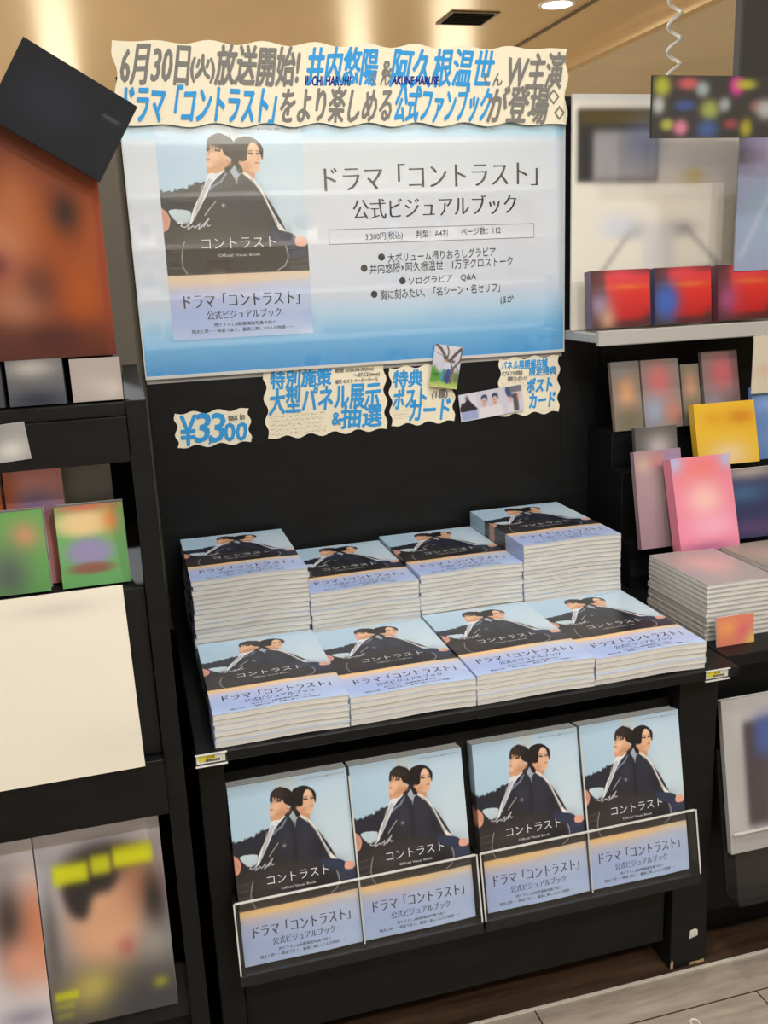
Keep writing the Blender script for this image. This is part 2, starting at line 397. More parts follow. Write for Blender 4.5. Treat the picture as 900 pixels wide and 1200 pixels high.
    A.poly([(.337, .115), (.348, .077), (.378, .056), (.428, .044), (.462, .052), (.503, .066), (.529, .088), (.541, .115), (.534, .145), (.514, .166), (.498, .16), (.478, .150), (.465, .145), (.452, .135), (.440, .114), (.425, .122), (.413, .104), (.402, .112), (.390, .097), (.378, .112), (.366, .093), (.352, .122), (.343, .125)], HAIR)
    for k in range(6): A.line([(.36 + .016 * k, .066 - .003 * k), (.343 + .018 * k, .10), (.346 + .016 * k, .125)], .007, (112, 84, 74), .5, .003)
    for k in range(7): A.line([(.38 + .02 * k, .052), (.36 + .022 * k, .085), (.352 + .02 * k, .105)], .006, (84, 66, 60), .45, .003)
    A.blob(.478, .176, .020, .015, (222, 164, 128)); A.line([(.468, .168), (.484, .184)], .006, (160, 104, 80), .7)
    A.line([(.352, .117), (.367, .111)], .006, (60, 44, 40), .8); A.line([(.396, .120), (.426, .123)], .012, (48, 36, 34), .9); A.line([(.398, .112), (.428, .113)], .005, (58, 44, 42), .6)
    A.line([(.362, .122), (.343, .14), (.352, .144)], .005, (190, 132, 102), .8)
    A.line([(.333, .159), (.352, .160)], .008, (176, 98, 86), .9); A.blob(.345, .165, .012, .004, (206, 130, 112), .8)
    # right head
    A.poly([(.625, .08), (.664, .08), (.695, .10), (.702, .131), (.711, .159), (.699, .171), (.694, .192), (.68, .216), (.64, .219), (.588, .205), (.560, .185), (.585, .162), (.606, .14), (.614, .105)], (228, 182, 148))
    A.blob(.60, .195, .04, .02, (204, 148, 112), .8); A.blob(.655, .105, .025, .016, (240, 204, 174), .8)
    A.poly([(.532, .076), (.574, .063), (.624, .060), (.668, .070), (.708, .094), (.724, .122), (.714, .166), (.703, .140), (.696, .120), (.688, .102), (.664, .086), (.64, .088), (.62, .11), (.612, .141), (.603, .167), (.58, .172), (.552, .176), (.562, .192), (.576, .220), (.546, .226), (.53, .204), (.51, .166), (.522, .118)], (24, 21, 24))
    A.line([(.60, .064), (.58, .09), (.565, .13)], .008, (56, 50, 54), .5, .004)
    A.blob(.559, .177, .014, .010, (216, 158, 124))
    A.line([(.622, .136), (.648, .138)], .012, (44, 34, 34), .9); A.line([(.676, .137), (.698, .138)], .011, (44, 34, 34), .9)
    A.line([(.62, .126), (.650, .124)], .005, (60, 46, 44), .8); A.line([(.676, .125), (.698, .127)], .005, (60, 46, 44), .8)
    A.line([(.676, .138), (.688, .160), (.676, .165)], .005, (192, 136, 108), .8)
    A.line([(.664, .180), (.690, .179)], .009, (182, 98, 90), .9)
    # brushed signature
    A.line([(.10, .447), (.137, .447), (.12, .462), (.15, .468), (.18, .452), (.165, .478), (.205, .462), (.215, .472), (.25, .452), (.24, .478), (.262, .466)], .008, (214, 220, 226), .85)
    A.line([(.262, .466), (.285, .448), (.275, .468), (.315, .430), (.292, .445), (.305, .465), (.322, .462)], .008, (214, 220, 226), .85)
    # stone ledge and the pale blue foot of the picture
    m = 1 / (1 + np.exp(-(A.V - .694) * 260)); A.put(m, (226, 186, 138))
    m = 1 / (1 + np.exp(-(A.V - .735) * 70)); A.put(m, (180, 186, 212))
    m = 1 / (1 + np.exp(-(A.V - .93) * 30)); A.put(m, (186, 204, 230), .8)
    return A
COVER = cover_art().grain(2.0).a
def band_art(w_, h):
    A = Art(w_, h)
    A.vgrad([(0, (228, 178, 118)), (.07, (236, 200, 150)), (.15, (214, 198, 196)), (.3, (184, 190, 222)), (.65, (172, 188, 228)), (1, (188, 206, 236))])
    A.blob(.85, .3, .3, .3, (190, 204, 230), .7); A.blob(.2, .75, .3, .3, (162, 180, 224), .6); A.blob(.35, .06, .4, .07, (242, 200, 140), .7)
    return A.a
BAND_V = .692

def title_text(s, x, y, wdt, hgt, z):
    """title lettering of the cover; x, y is its top left corner"""
    U = lambda u: x + u * wdt
    V = lambda v: y - v * hgt
    s.text('コントラスト', U(.25), U(.768), V(.572), V(.522), z, (222, 226, 230), -.008)
    s.text('Official Visual Book', U(.36), U(.655), V(.611), V(.597), z, (210, 208, 204))
    s.text('ドラマ「コントラスト」公式ビジュアルブック', U(.622), U(.975), V(.032), V(.021), z, (66, 78, 94), .012)
INK = (44, 44, 58)
def band_text(s, x, y, wdt, hgt, z):
    U = lambda u: x + u * wdt
    V = lambda v: y - v * hgt
    s.serif('ドラマ「コントラスト」', U(.091), U(.916), V(.852), V(.782), z, INK, 0, .028)
    s.serif('公式ビジュアルブック', U(.245), U(.775), V(.908), V(.866), z, INK, 0, .028)
    s.text('撮り下ろし&秘蔵場面写真で紡ぐ', U(.288), U(.731), V(.944), V(.926), z, (60, 60, 78), .010)
    s.text('翔太と陽──無垢で儚く、最高に美しい2人の物語──', U(.13), U(.86), V(.972), V(.953), z, (60, 60, 78), .010)

BW, BH, BT = .21, .297, .0086
def hump(me):
    n = len(me.vertices); c = np.empty(n * 3, np.float32); me.vertices.foreach_get('co', c); c = c.reshape(-1, 3)
    u = np.clip((c[:, 0] + BW / 2) / BW, 0, 1) ** 1.5; v = np.clip((BH / 2 - c[:, 1]) / BH, 0, 1)
    c[:, 2] += .0022 * np.sin(PI * u) ** 2 * v ** 1.5
    me.vertices.foreach_set('co', c.ravel()); me.update(); return me
def sliced_box(x0, x1, y0, y1, z0, z1, n=14, m=6):
    """closed box cut into strips so that it can follow the hump"""
    v = []; f = []; c = {}
    def V(i, j, k):
        if (i, j, k) not in c: c[(i, j, k)] = len(v); v.append((x0 + (x1 - x0) * i / n, y0 + (y1 - y0) * j / m, (z0, z1)[k]))
        return c[(i, j, k)]
    for i in range(n):
        for j in range(m):
            f.append((V(i, j, 1), V(i + 1, j, 1), V(i + 1, j + 1, 1), V(i, j + 1, 1))); f.append((V(i, j, 0), V(i, j + 1, 0), V(i + 1, j + 1, 0), V(i + 1, j, 0)))
        f.append((V(i, 0, 0), V(i + 1, 0, 0), V(i + 1, 0, 1), V(i, 0, 1))); f.append((V(i, m, 0), V(i, m, 1), V(i + 1, m, 1), V(i + 1, m, 0)))
    for j in range(m):
        f.append((V(0, j, 0), V(0, j, 1), V(0, j + 1, 1), V(0, j + 1, 0))); f.append((V(n, j, 0), V(n, j + 1, 0), V(n, j + 1, 1), V(n, j, 1)))
    return v, f
def book_meshes(detail):
    img = COVER if detail else COVER[::7, ::15]
    hx, hy, t = BW / 2, BH / 2, .0004
    s = Sheet(); s.grid(img, -hx, hx, -hy, hy, BT)
    left = COVER[::7, 2]; n = len(left); ys = np.linspace(hy, -hy, n)
    sv = np.concatenate([np.column_stack([np.full(n, -hx), ys, np.full(n, BT)]), np.column_stack([np.full(n, -hx), ys, np.zeros(n)])])
    s.add(sv, np.concatenate([left, left]), [(i, i + 1, n + i + 1, n + i) for i in range(n - 1)])
    s.add(*[sliced_box(-hx, hx, -hy, hy, BT - t, BT - .00006)[0], (214, 212, 206), sliced_box(0, 1, 0, 1, 0, 1)[1]])
    s.add(*[sliced_box(-hx, hx, -hy, hy, 0, t)[0], (204, 202, 196), sliced_box(0, 1, 0, 1, 0, 1)[1]])
    if detail: title_text(s, -hx, hy, BW, BH, BT + .00015)
    cov = hump(s.mesh('cover', M_print))
    mb = MB(); mb.add(*sliced_box(-hx + .0004, hx - .0007, -hy + .0007, hy - .0007, t + .0002, BT - t - .0002))
    pb = hump(mb.mesh('page_block', M_page))
    b = Sheet(); y1 = hy - BV(BAND_V); zt = BT + .00025; y0 = -hy + .0016
    b.grid(band_art(110, 50) if detail else band_art(15, 7), -hx - .0004, hx + .0004, y0, y1, zt)
    b.box(-hx - .0004, -hx - .0001, y0, y1, 0, zt, (176, 190, 226)); b.box(hx + .0001, hx + .0004, y0, y1, .0004, zt, (216, 216, 222))
    if detail: band_text(b, -hx, hy, BW, BH, zt + .00015)
    ban = hump(b.mesh('paper_band', M_print))
    return cov, pb, ban
def BV(v): return v * BH
BOOK_HI = book_meshes(True); BOOK_LO = book_meshes(False)
def book(label, loc, rot=(0, 0, 0), hi=False, group=None, scale=(1, 1, 1)):
    r = thing('visual_book', label, 'book', loc, rot, group); r.scale = scale
    for n, me in zip(('cover', 'page_block', 'paper_band'), BOOK_HI if hi else BOOK_LO): link(n, me, r, (0, 0, 0))
    return r

# ---------------------------------------------------------------- the room
FZ = -Z0
struct('floor', MB().box(-3.5, 6.5, -3.2, .034, FZ - .05, FZ), M_floor)
struct('floor_1', MB().box(-3.5, 6.5, .034, .70, FZ - .05, FZ), M_darkwood)
struct('floor_2', MB().box(-3.5, 6.5, .70, 8.5, FZ - .05, FZ), M_floor)
struct('trim_1', MB().box(-3.5, 6.5, .031, .0365, FZ, FZ + .0025), M_metal)
struct('ceiling', MB().box(-3.5, 6.5, -3.2, 8.5, CEIL, CEIL + .05), M_ceil)
struct('wall_back', MB().box(-3.5, 6.5, 8.5, 8.6, FZ, CEIL), M_wall)
for k_, (x_, w_) in enumerate([(-.36, .30), (2.45, .24), (3.45, .40)]): struct('glow_panel_%d' % (k_ + 1), MB().box(x_ - w_ / 2, x_ + w_ / 2, 8.47, 8.499, FZ + .1, 1.5), M_glow_panel)  # unseen glowing panels, added so the glossy ceiling shows bright streaks
struct('wall_front', MB().box(-3.5, 6.5, -3.3, -3.2, FZ, CEIL), M_wall)
struct('wall_right', MB().box(6.5, 6.6, -3.2, 8.5, FZ, CEIL), M_wall)
struct('trim_2', MB().box(2.345, 2.36, .9, 8.5, CEIL - .012, CEIL), M_vent)
struct('trim_3', MB().box(2.86, 2.92, .9, 8.5, CEIL - .05, CEIL), M_ceil)
struct('trim_4', MB().box(2.92, 6.5, .9, 8.5, CEIL - .02, CEIL), M_wall)
struct('trim_5', MB().box(-.16, -.0342, .63, .66, -.03, .99), M_beige)
struct('gap_blocker', MB().box(-.16, -.0282, .6215, .66, FZ, -.0305), M_void)  # black panel added to keep the gap dark and stop bright leaks
struct('pillar', MB().box(1.345, 1.80, .70, .73, 1.06, CEIL - .02, .004), mat('charcoal_pillar', (62, 58, 54), rough=.7))

def downlight(i, x, y, watts):
    t = thing('downlight', ('round ceiling downlight glowing at the top edge above the sign' if i == 6 else 'unseen ceiling downlight added to light the books, poster and ceiling'), 'ceiling light', (x, y, CEIL), group='ceiling downlights')
    b = MB(); n = 32
    for k in range(n):
        a, c = 2 * PI * k / n, 2 * PI * (k + 1) / n
        P = lambda r, g, z: (r * math.cos(g), r * math.sin(g), z)
        b.add([P(.075, a, -.004), P(.075, c, -.004), P(.092, c, -.004), P(.092, a, -.004), P(.095, a, 0), P(.095, c, 0), P(.072, a, -.0005), P(.072, c, -.0005)], [(0, 1, 2, 3), (3, 2, 5, 4), (6, 7, 1, 0)])
    b.obj('trim_ring', M_ring, t, (0, 0, 0))
    MB().cyl((0, 0), .074, -.003, -.001, 32).obj('lamp_disc', M_lamp, t, (0, 0, 0))
    area('bulb', (0, 0, -.02), watts, .14, parent=t)
for i, (x, y, wt) in enumerate(LAMPS): downlight(i, x, y, wt)

t = thing('ceiling_vent', 'small dark slatted air vent in the tan ceiling above the sign', 'vent', (1.83, 3.75, CEIL))
MB().box(-.13, .13, -.13, .13, -.006, -.001).obj('frame', M_vent, t, (0, 0, 0))
b = MB()
for k in range(7): b.box(-.11, .11, -.10 + .03 * k, -.085 + .03 * k, -.012, -.006)
b.obj('slat', M_void, t, (0, 0, 0))
# white shelf behind the photographer, seen mirrored in the poster film
t = thing('display_bookcase', 'white bookcase reflected in the glossy poster', 'bookcase', (1.25, -2.75, FZ))
MB().box(-1.4, 1.4, -.20, -.18, 0, 2.4).obj('back_panel', M_white, t, (0, 0, 0))
for zz in (.5, .755, 1.01, 1.265, 1.52, 1.775, 2.03): MB().box(-1.38, 1.38, -.18, .10, zz - .022, zz).obj('shelf_board', M_white, t, (0, 0, 0))
for xx in (-1.4, 1.38): MB().box(xx, xx + .02, -.18, .1, 0, 2.4).obj('side_panel', M_white, t, (0, 0, 0))
k = 0
for zz in (.755, 1.01, 1.265, 1.52):
    for xx in (-1.15, -.78, -.3, .2, .52, .95):
        if (k * 7) % 5 == 3: k += 1; continue
        col = [(232, 226, 214), (150, 120, 100), (206, 204, 206), (120, 128, 150), (238, 232, 222), (196, 170, 140)][(k * 5) % 6]
        A = Art(12, 16, col); A.rect(.2, .25, .8, .7, [(90, 84, 80), (236, 232, 226)][k % 2], .8, .05)
        h_ = .15 + .02 * (k % 3); w_ = h_ * .74
        s = Sheet(); s.grid(A.a, -w_ / 2, w_ / 2, 0, h_, 0); s.box(-w_ / 2, w_ / 2, 0, h_, -.012, -.0001, (230, 226, 216))
        o = link('paperback', s.mesh('paperback', M_print), None, (1.25 + xx, -2.74, FZ + zz + .0025), (PI / 2 - R(8), 0, PI))
        tag(o, 'paperback on the white bookcase mirrored in the poster', 'book', 'paperbacks on the mirrored bookcase'); k += 1

# ---------------------------------------------------------------- the black display fixture
D = thing('display_table', 'black display table with tall back panel holding the book stacks', 'display table', (0, 0, FZ))
dz = Z0
def dpart(name, mb, m=M_black): return mb.obj(name, m, D, (0, 0, dz))
dpart('table_top', MB().box(-.031, .904, -.012, .62, -.018, -.0004, .0015))
dpart('back_panel', MB().box(-.034, .868, .62, .64, -.02, 1.06, .001))
dpart('filler_panel', MB().box(.8685, .962, .622, .64, FZ, 1.03, .001))
dpart('rail', MB().box(-.034, .868, .6194, .6199, .492, .5015), M_grey)
dpart('post', MB().box(-.029, .0125, .045, .12, FZ, -.018, .0015))
leg_post = dpart('post', MB().box(.827, .904, .045, .12, FZ, -.018, .0015))
dpart('side_panel', MB().box(-.029, -.011, .12, .62, FZ, -.018))
dpart('side_panel', MB().box(.886, .904, .12, .62, FZ, -.018))
dpart('rear_panel', MB().box(-.011, .886, .60, .62, FZ, -.018), M_void)
dpart('kick_panel', MB().box(.0135, .819, .06, .075, -.592, -.40, .001))
dpart('recess_board', MB().box(-.01, .885, .125, .14, -.5, -.018), M_void)
TL = R(11); UU = np.array([0, math.sin(TL), math.cos(TL)]); NN = np.array([0, -math.cos(TL), math.sin(TL)]); O0 = np.array([0, -.01, -.388])
ROT = (PI / 2 - TL, 0, 0)          # local x right, y up the slope, z towards the viewer
o = MB().box(.0135, .8265, -.035, .313, -.042, -.032, .001).obj('backboard', M_blackhi, D, (0, O0[1], O0[2] + dz), ROT)
o = MB().prism([(.0, 0), (.018, .004), (.017, .017), (.012, .020), (.001, .018)], -.0006, 0).obj('torn_tape', M_chip, leg_post, (.867, .0444, -.588), (PI / 2, 0, 0))
o['label'] = 'torn silver tape stuck on the leg'
o = MB().prism([(0, 0), (.006, 0), (.0055, .016), (.003, .021), (0, .012)], -.0006, 0).obj('worn_corner', M_chipwood, leg_post, (.8275, .0444, -.648), (PI / 2, 0, 0))
o['label'] = 'worn bare wood corner'
o = MB().prism([(0, 0), (.034, 0), (.033, .007), (.02, .005), (.004, .006)], -.0006, 0).obj('worn_corner', M_chipwood, leg_post, (.868, .0444, -.648), (PI / 2, 0, 0))
o['label'] = 'worn bare wood corner'

def pocket(x0, x1, dx, label):
    t = thing('acrylic_pocket', label, 'display pocket', (0, O0[1], O0[2]), ROT)
    W_ = [M_acr, M_edge]
    b = MB().box(x0, x1, -.0035, .1125, .012, .0155)
    fp = b.obj('front_panel', M_acr, t, (0, 0, 0))
    MB().box(x0, x1, .1125, .1155, .0115, .016, .0006).obj('lip', M_edge, fp, (0, 0, 0))
    for xa in (x0 - .0025, x1):
        sp = MB().box(xa, xa + .0025, -.0035, .1125, -.025, .0155).obj('side_panel', M_acr, t, (0, 0, 0))
        MB().box(xa, xa + .0025, -.0035, .1155, .0157, .0167).obj('corner_edge', M_edge, sp, (0, 0, 0))
    MB().box(x0 - .0025, x1 + .0025, -.022, -.0038, -.0315, .0175, .001).obj('base_ledge', M_blackhi, t, (0, 0, 0))
    MB().box(x0 - .0025, x0 + .0055, -.0036, .1115, -.031, .0112).obj('frame_bar', M_blackhi, t, (0, 0, 0))
    dv = MB().box(dx, dx + .0026, .0, .285, -.030, .006).obj('divider', M_acr, t, (0, 0, 0))
    MB().box(dx, dx + .0026, .0, .285, .0062, .0074).obj('divider_edge', M_edge, dv, (0, 0, 0))
    return t
pocket(.006, .4135, .2098, 'clear acrylic pocket with black base, left one of the two below the table')
pocket(.4225, .8345, .6250, 'clear acrylic pocket with black base, right one of the two below the table')

# ---------------------------------------------------------------- books in the pockets
RX = [(.0135, 'leftmost of the four'), (.2135, 'right half of the left pocket'), (.4287, 'left half of the right pocket'), (.6287, 'rightmost of the four')]
SX = .93
for i, (x, where) in enumerate(RX):
    n = 3
    for k in range(n):
        c = np.array([x + BW * SX / 2, 0, 0]) + O0 + UU * (BH / 2 + .0005 - .004 * 0) + NN * (-(k + 1) * (BT + .0008))
        name = ('front upright visual book, ' if k == 0 else 'upright visual book behind the front one, ') + where
        book(name, tuple(c), ROT, hi=(k == 0), group='upright books in the pockets', scale=(SX, 1, 1))

# ---------------------------------------------------------------- stacks on the table
FS = [(.0, .0541, 6), (.2118, .0475, 5), (.4236, .0517, 6), (.6354, .0482, 5)]
BS = [(.0, .1724, 19), (.2118, .1223, 14), (.4236, .1305, 15), (.6354, .1645, 19)]
PLACE = ['leftmost stack', 'second stack from the left', 'third stack from the left', 'rightmost stack']
for row, ST, y in (('front', FS, .1485), ('back', BS, .4485)):
    for i, (x, h, n) in enumerate(ST):
        th = h / n
        for k in range(n):
            top = k == n - 1
            jx = float(rng.normal(0, .0008)); jy = float(rng.normal(0, .0009)); jr = float(rng.normal(0, .0022))
            if row == 'back' and i == 0: jx += -.0012 * ((n - k) > 12) + .0015 * (k % 5 == 2)
            if top: jx = jy = jr = 0
            lab = ('visual book on top of the %s, %s row' % (PLACE[i], row)) if top else 'visual book below the top of the %s, %s row' % (PLACE[i], row)
            book(lab, (x + BW / 2 + jx, y + jy, k * th + .0004), (0, 0, jr), hi=top,
                 group='stack of visual books, %s row, %s' % (row, PLACE[i].replace(' stack', '')), scale=(1, 1, (th - .0005) / BT))

# ---------------------------------------------------------------- poster
def wall_xy(s, *a): pass
PX0, PX1, PZ0, PZ1 = -.034, .868, .507, 1.02
def poster():
    t = thing('advertising_poster', 'large pale blue poster announcing the visual book in clear film', 'poster', (PX0, .612, PZ0), (PI / 2, 0, 0))
    W_, H_ = PX1 - PX0, PZ1 - PZ0
    A = Art(180, 104)
    A.vgrad([(0, (150, 198, 226)), (.12, (164, 206, 228)), (.15, (206, 214, 222)), (.5, (214, 218, 226)), (.72, (206, 214, 226)), (.80, (176, 208, 232)), (.9, (112, 178, 224)), (1, (62, 148, 212))])
    s = Sheet(); s.grid(A.a, 0, W_, 0, H_, 0); s.box(0, W_, 0, H_, -.003, -.0001, (210, 214, 220))
    X = lambda x: x - PX0
    Z = lambda z: z - PZ0
    CI = cover_art(280, 396).grain(1.5).a
    cx0, cx1, cz0, cz1 = X(.026), X(.307), Z(.575), Z(.978)
    s.grid(CI, cx0, cx1, cz0, cz1, .0002)
    bi = band_art(120, 60); yb = cz1 - BAND_V * (cz1 - cz0)
    bi[:8] = bi[:8] * .3 + np.array((222, 204, 186)) * .7
    s.grid(bi, cx0, cx1, cz0, yb, .0004)
    title_text(s, cx0, cz1, cx1 - cx0, cz1 - cz0, .0007); band_text(s, cx0, cz1, cx1 - cx0, cz1 - cz0, .0007)
    K = (34, 32, 34)
    def row(body, xa, xb, za, zb): s.text(body, X(xa), X(xb), Z(za), Z(zb), .0004, K, .006, 0.0, .005)
    for r in POSTER_ROWS[2:]: row(*r[:5])
    for b_, xa, xb, za, zb, rz in POSTER_ROWS[:2]: s.serif(b_, X(xa), X(xb), Z(za), Z(zb), .0004, K, rz, .026)
    xa, xb, za, zb = POSTER_BOX
    for p, q in (((xa, za), (xb, za)), ((xa, zb), (xb, zb)), ((xa, za), (xa, zb)), ((xb, za), (xb, zb))):
        s.stroke([(X(p[0]), Z(p[1])), (X(q[0]), Z(q[1]))], .0012, .0004, (120, 122, 128))
    for x, z in POSTER_DOTS: s.disc(X(x), Z(z), .0072, .0004, K)
    link('printed_sheet', s.mesh('printed_sheet', M_poster), t, (0, 0, 0))
    MB().box(-.002, W_ + .002, -.006, .0005, -.004, .002, .0006).obj('film_edge', M_edge, t, (0, 0, 0))
    MB().box(W_ - .0005, W_ + .002, 0, H_, -.004, .002, .0006).obj('film_edge', M_edge, t, (0, 0, 0))
    MB().box(-.002, .0005, 0, H_, -.004, .002, .0006).obj('film_edge', M_edge, t, (0, 0, 0))

# ---------------------------------------------------------------- handwritten signs
BLUE = (58, 154, 216); GRAY = (128, 125, 119); CREAM = (240, 229, 202); NAVYINK = (24, 44, 136)
def wavy(W_, H_, nx, ny, a, ph=0.0):
    P = []
    def edge(p, q, n, nrm):
        m = n * 8
        for i in range(m):
            t = i / m; e = a * (math.sin(2 * PI * n * t + ph) * min(1, 6 * t, 6 * (1 - t)) - .2)
            P.append((p[0] + (q[0] - p[0]) * t + nrm[0] * e, p[1] + (q[1] - p[1]) * t + nrm[1] * e))
    edge((0, 0), (W_, 0), nx, (0, -1)); edge((W_, 0), (W_, H_), ny, (1, 0)); edge((W_, H_), (0, H_), nx, (0, 1)); edge((0, H_), (0, 0), ny, (-1, 0))
    return P
def card(name, label, x0, x1, z0, z1, y, nx, ny, amp, texts, scr=(), t=.0022, cat='sign'):
    """texts: (body, x0, x1, z0, z1, colour, bold, shear) in table coordinates"""
    s = Sheet(); s.slab(wavy(x1 - x0, z1 - z0, nx, ny, amp), -t, 0, CREAM, (92, 84, 70))
    for i, (b_, a0, a1, c0, c1, col, bold, sh, *rise) in enumerate(texts):
        s.marker(b_, a0 - x0, a1 - x0, c0 - z0, c1 - z0, (.0003 + .0006 * (i % 3)), col, (.0015 if x1 - x0 > .5 else .0014) if c1 - c0 > .03 else .0007 if c1 - c0 > .012 else .0003, sh, *(rise or (0,)))
    for (a0, a1, c0, c1, n) in scr:       # rows of handwriting too small to read
        for k in range(n):
            zc = c1 - (c1 - c0) * (k + .5) / n - z0; hh = (c1 - c0) / n * .52; x = a0 - x0
            lim = a1 - x0 - random.random() * .12 * (a1 - a0)
            while x < lim:
                wch = hh * random.uniform(.6, 1.0)
                for q in range(3):
                    xa = x + random.uniform(0, wch); ya = zc + random.uniform(-hh, hh) * .5
                    s.stroke([(xa, ya), (xa + random.uniform(-.6, .6) * wch, ya + random.uniform(-.5, .5) * hh)], hh * .13, .0003, (104, 98, 90))
                x += wch * 1.25
    return tag(link(name, s.mesh(name, M_card), None, (x0, y, z0), (PI / 2, 0, 0)), label, cat)
POSTER_ROWS = [
   ('ドラマ「コントラスト」', 0.3470, 0.8070, 0.8510, 0.9010, .006),
   ('公式ビジュアルブック', 0.4030, 0.7580, 0.7960, 0.8360, .004),
   ('3,300円(税込)　　判型：A4判　　ページ数：112', 0.4270, 0.7220, 0.7530, 0.7710, .006),
   ('大ボリューム撮りおろしグラビア', 0.4720, 0.7100, 0.7100, 0.7290, .006),
   ('井内悠陽×阿久根温世　1万字クロストーク', 0.4330, 0.7490, 0.6890, 0.7090, .006),
   ('ソログラビア　Q&A', 0.5150, 0.6650, 0.6620, 0.6790, .006),
   ('胸に刻みたい、「名シーン・名セリフ」', 0.4530, 0.7190, 0.6360, 0.6560, .006),
   ('ほか', 0.7200, 0.7500, 0.6140, 0.6300, .006),
]
POSTER_BOX = (0.3510, 0.7980, 0.7480, 0.7765)
POSTER_DOTS = [(0.459, 0.7195), (0.421, 0.699), (0.502, 0.6705), (0.440, 0.646)]
poster()
SIGN = [
   ('6月30日', -0.0270, 0.1060, 1.0440, 1.1100, GRAY, 0.024, 0.2),
   ('(火)', 0.1020, 0.1480, 1.0490, 1.0960, GRAY, 0.024, 0.1),
   ('放送開始!', 0.1460, 0.3150, 1.0450, 1.1110, GRAY, 0.016, 0.2),
   ('井内悠陽', 0.3200, 0.4690, 1.0460, 1.1110, BLUE, 0.016, 0.2),
   ('くん', 0.4490, 0.4880, 1.0450, 1.0710, GRAY, 0.024, 0.1),
   ('&', 0.4720, 0.4940, 1.0600, 1.0890, GRAY, 0.024, 0.1),
   ('阿久根温世', 0.4890, 0.7100, 1.0440, 1.1110, BLUE, 0.016, 0.2),
   ('くん', 0.6840, 0.7260, 1.0460, 1.0700, GRAY, 0.024, 0.1),
   ('W主演', 0.7300, 0.8650, 1.0420, 1.1080, GRAY, 0.022, 0.2),
   ('IUCHI HARUHI', 0.3180, 0.4090, 1.0440, 1.0610, NAVYINK, 0.008, 0.15),
   ('AKUNE HARUSE', 0.4920, 0.5900, 1.0470, 1.0620, NAVYINK, 0.008, 0.15),
   ('ドラマ「コントラスト」', -0.0300, 0.2640, 0.9770, 1.0420, BLUE, 0.024, 0.2),
   ('をより楽しめる', 0.2630, 0.4950, 0.9780, 1.0400, GRAY, 0.024, 0.2),
   ('公式ファンブック', 0.4930, 0.7040, 0.9780, 1.0430, BLUE, 0.022, 0.2),
   ('が登場', 0.6890, 0.8310, 0.9760, 1.0430, GRAY, 0.02, 0.2),
   ('◇', 0.8260, 0.8500, 1.0120, 1.0400, GRAY, 0.012, 0.0),
   ('◇', 0.8400, 0.8620, 0.9820, 1.0080, GRAY, 0.012, 0.0)]
card('handwritten_sign', 'long cream handwritten sign with wavy edge above the poster', -.035, .868, .972, 1.118, .602, 9, 2, .0042, SIGN, t=.004)
card('price_card', 'small cream card with blue ¥3,300 on the black panel, leftmost of the cards', .0135, .164, .359, .430, .6168, 3, 2, .0035, [
   ('¥', 0.0200, 0.0560, 0.3650, 0.4240, BLUE, 0.028, 0.1),
   ('3', 0.0500, 0.0860, 0.3680, 0.4250, BLUE, 0.024, 0.15), (',', .076, .087, .362, .380, BLUE, .024, .1),
   ('3', 0.0800, 0.1150, 0.3660, 0.4230, BLUE, 0.024, 0.15),
   ('00', 0.1080, 0.1590, 0.3650, 0.4020, BLUE, 0.024, 0.12),
   ('tax in', 0.1200, 0.1550, 0.4080, 0.4200, GRAY, 0.012, 0.1)])
card('event_card', 'large cream handwritten card about the panel exhibition and draw', .199, .457, .362, .506, .6168, 5, 3, .0042, [
   ('特別施策', 0.2110, 0.3430, 0.4650, 0.5010, BLUE, 0.024, 0.1),
   ('大型パネル展示', 0.2060, 0.4460, 0.4130, 0.4650, BLUE, 0.024, 0.1),
   ('&', 0.3360, 0.3580, 0.3810, 0.4060, BLUE, 0.024, 0.1),
   ('抽選', 0.3560, 0.4480, 0.3710, 0.4180, BLUE, 0.024, 0.1),
   ('期間 2026.06.30(tue)', 0.3490, 0.4330, 0.4880, 0.4980, GRAY, 0.006, 0.1),
   ('～07.13(mon)', 0.3880, 0.4460, 0.4760, 0.4860, GRAY, 0.006, 0.1),
   ('場所 4Fエレベーターホール', 0.3480, 0.4420, 0.4660, 0.4750, GRAY, 0.006, 0.1)], [(.206, .325, .366, .412, 5)])
card('bonus_card', 'cream handwritten card about the postcard bonus, under the tree postcard', .467, .611, .367, .492, .6168, 3, 3, .0038, [
   ('特典', 0.4740, 0.5420, 0.4490, 0.4840, BLUE, 0.022, 0.1),
   ('ポスト', 0.4720, 0.5500, 0.4050, 0.4470, BLUE, 0.026, 0.1),
   ('(1種)', 0.5600, 0.5970, 0.4180, 0.4380, GRAY, 0.006, 0.1),
   ('カード', 0.5070, 0.6020, 0.3740, 0.4180, BLUE, 0.026, 0.1)], [(.473, .511, .380, .402, 3)])
card('bonus_card', 'cream handwritten card about the limited shop bonus, rightmost under the poster', .717, .860, .368, .495, .6168, 3, 3, .0038, [
   ('パネル展開催店舗', 0.7220, 0.8320, 0.4700, 0.4890, BLUE, 0.018, 0.05),
   ('限定特典', 0.7880, 0.8530, 0.4530, 0.4710, BLUE, 0.018, 0.05),
   ('ポスト', 0.7810, 0.8440, 0.4170, 0.4480, BLUE, 0.024, 0.1),
   ('カード', 0.7870, 0.8510, 0.3810, 0.4140, BLUE, 0.024, 0.1),
   ('ダブルコラボ特典', 0.7220, 0.7720, 0.4570, 0.4670, GRAY, 0.012, 0.1),
   ('同時プレゼント!!', 0.7360, 0.7830, 0.4450, 0.4550, GRAY, 0.012, 0.1)], [(.722, .781, .430, .443, 2), (.817, .853, .370, .377, 1)])

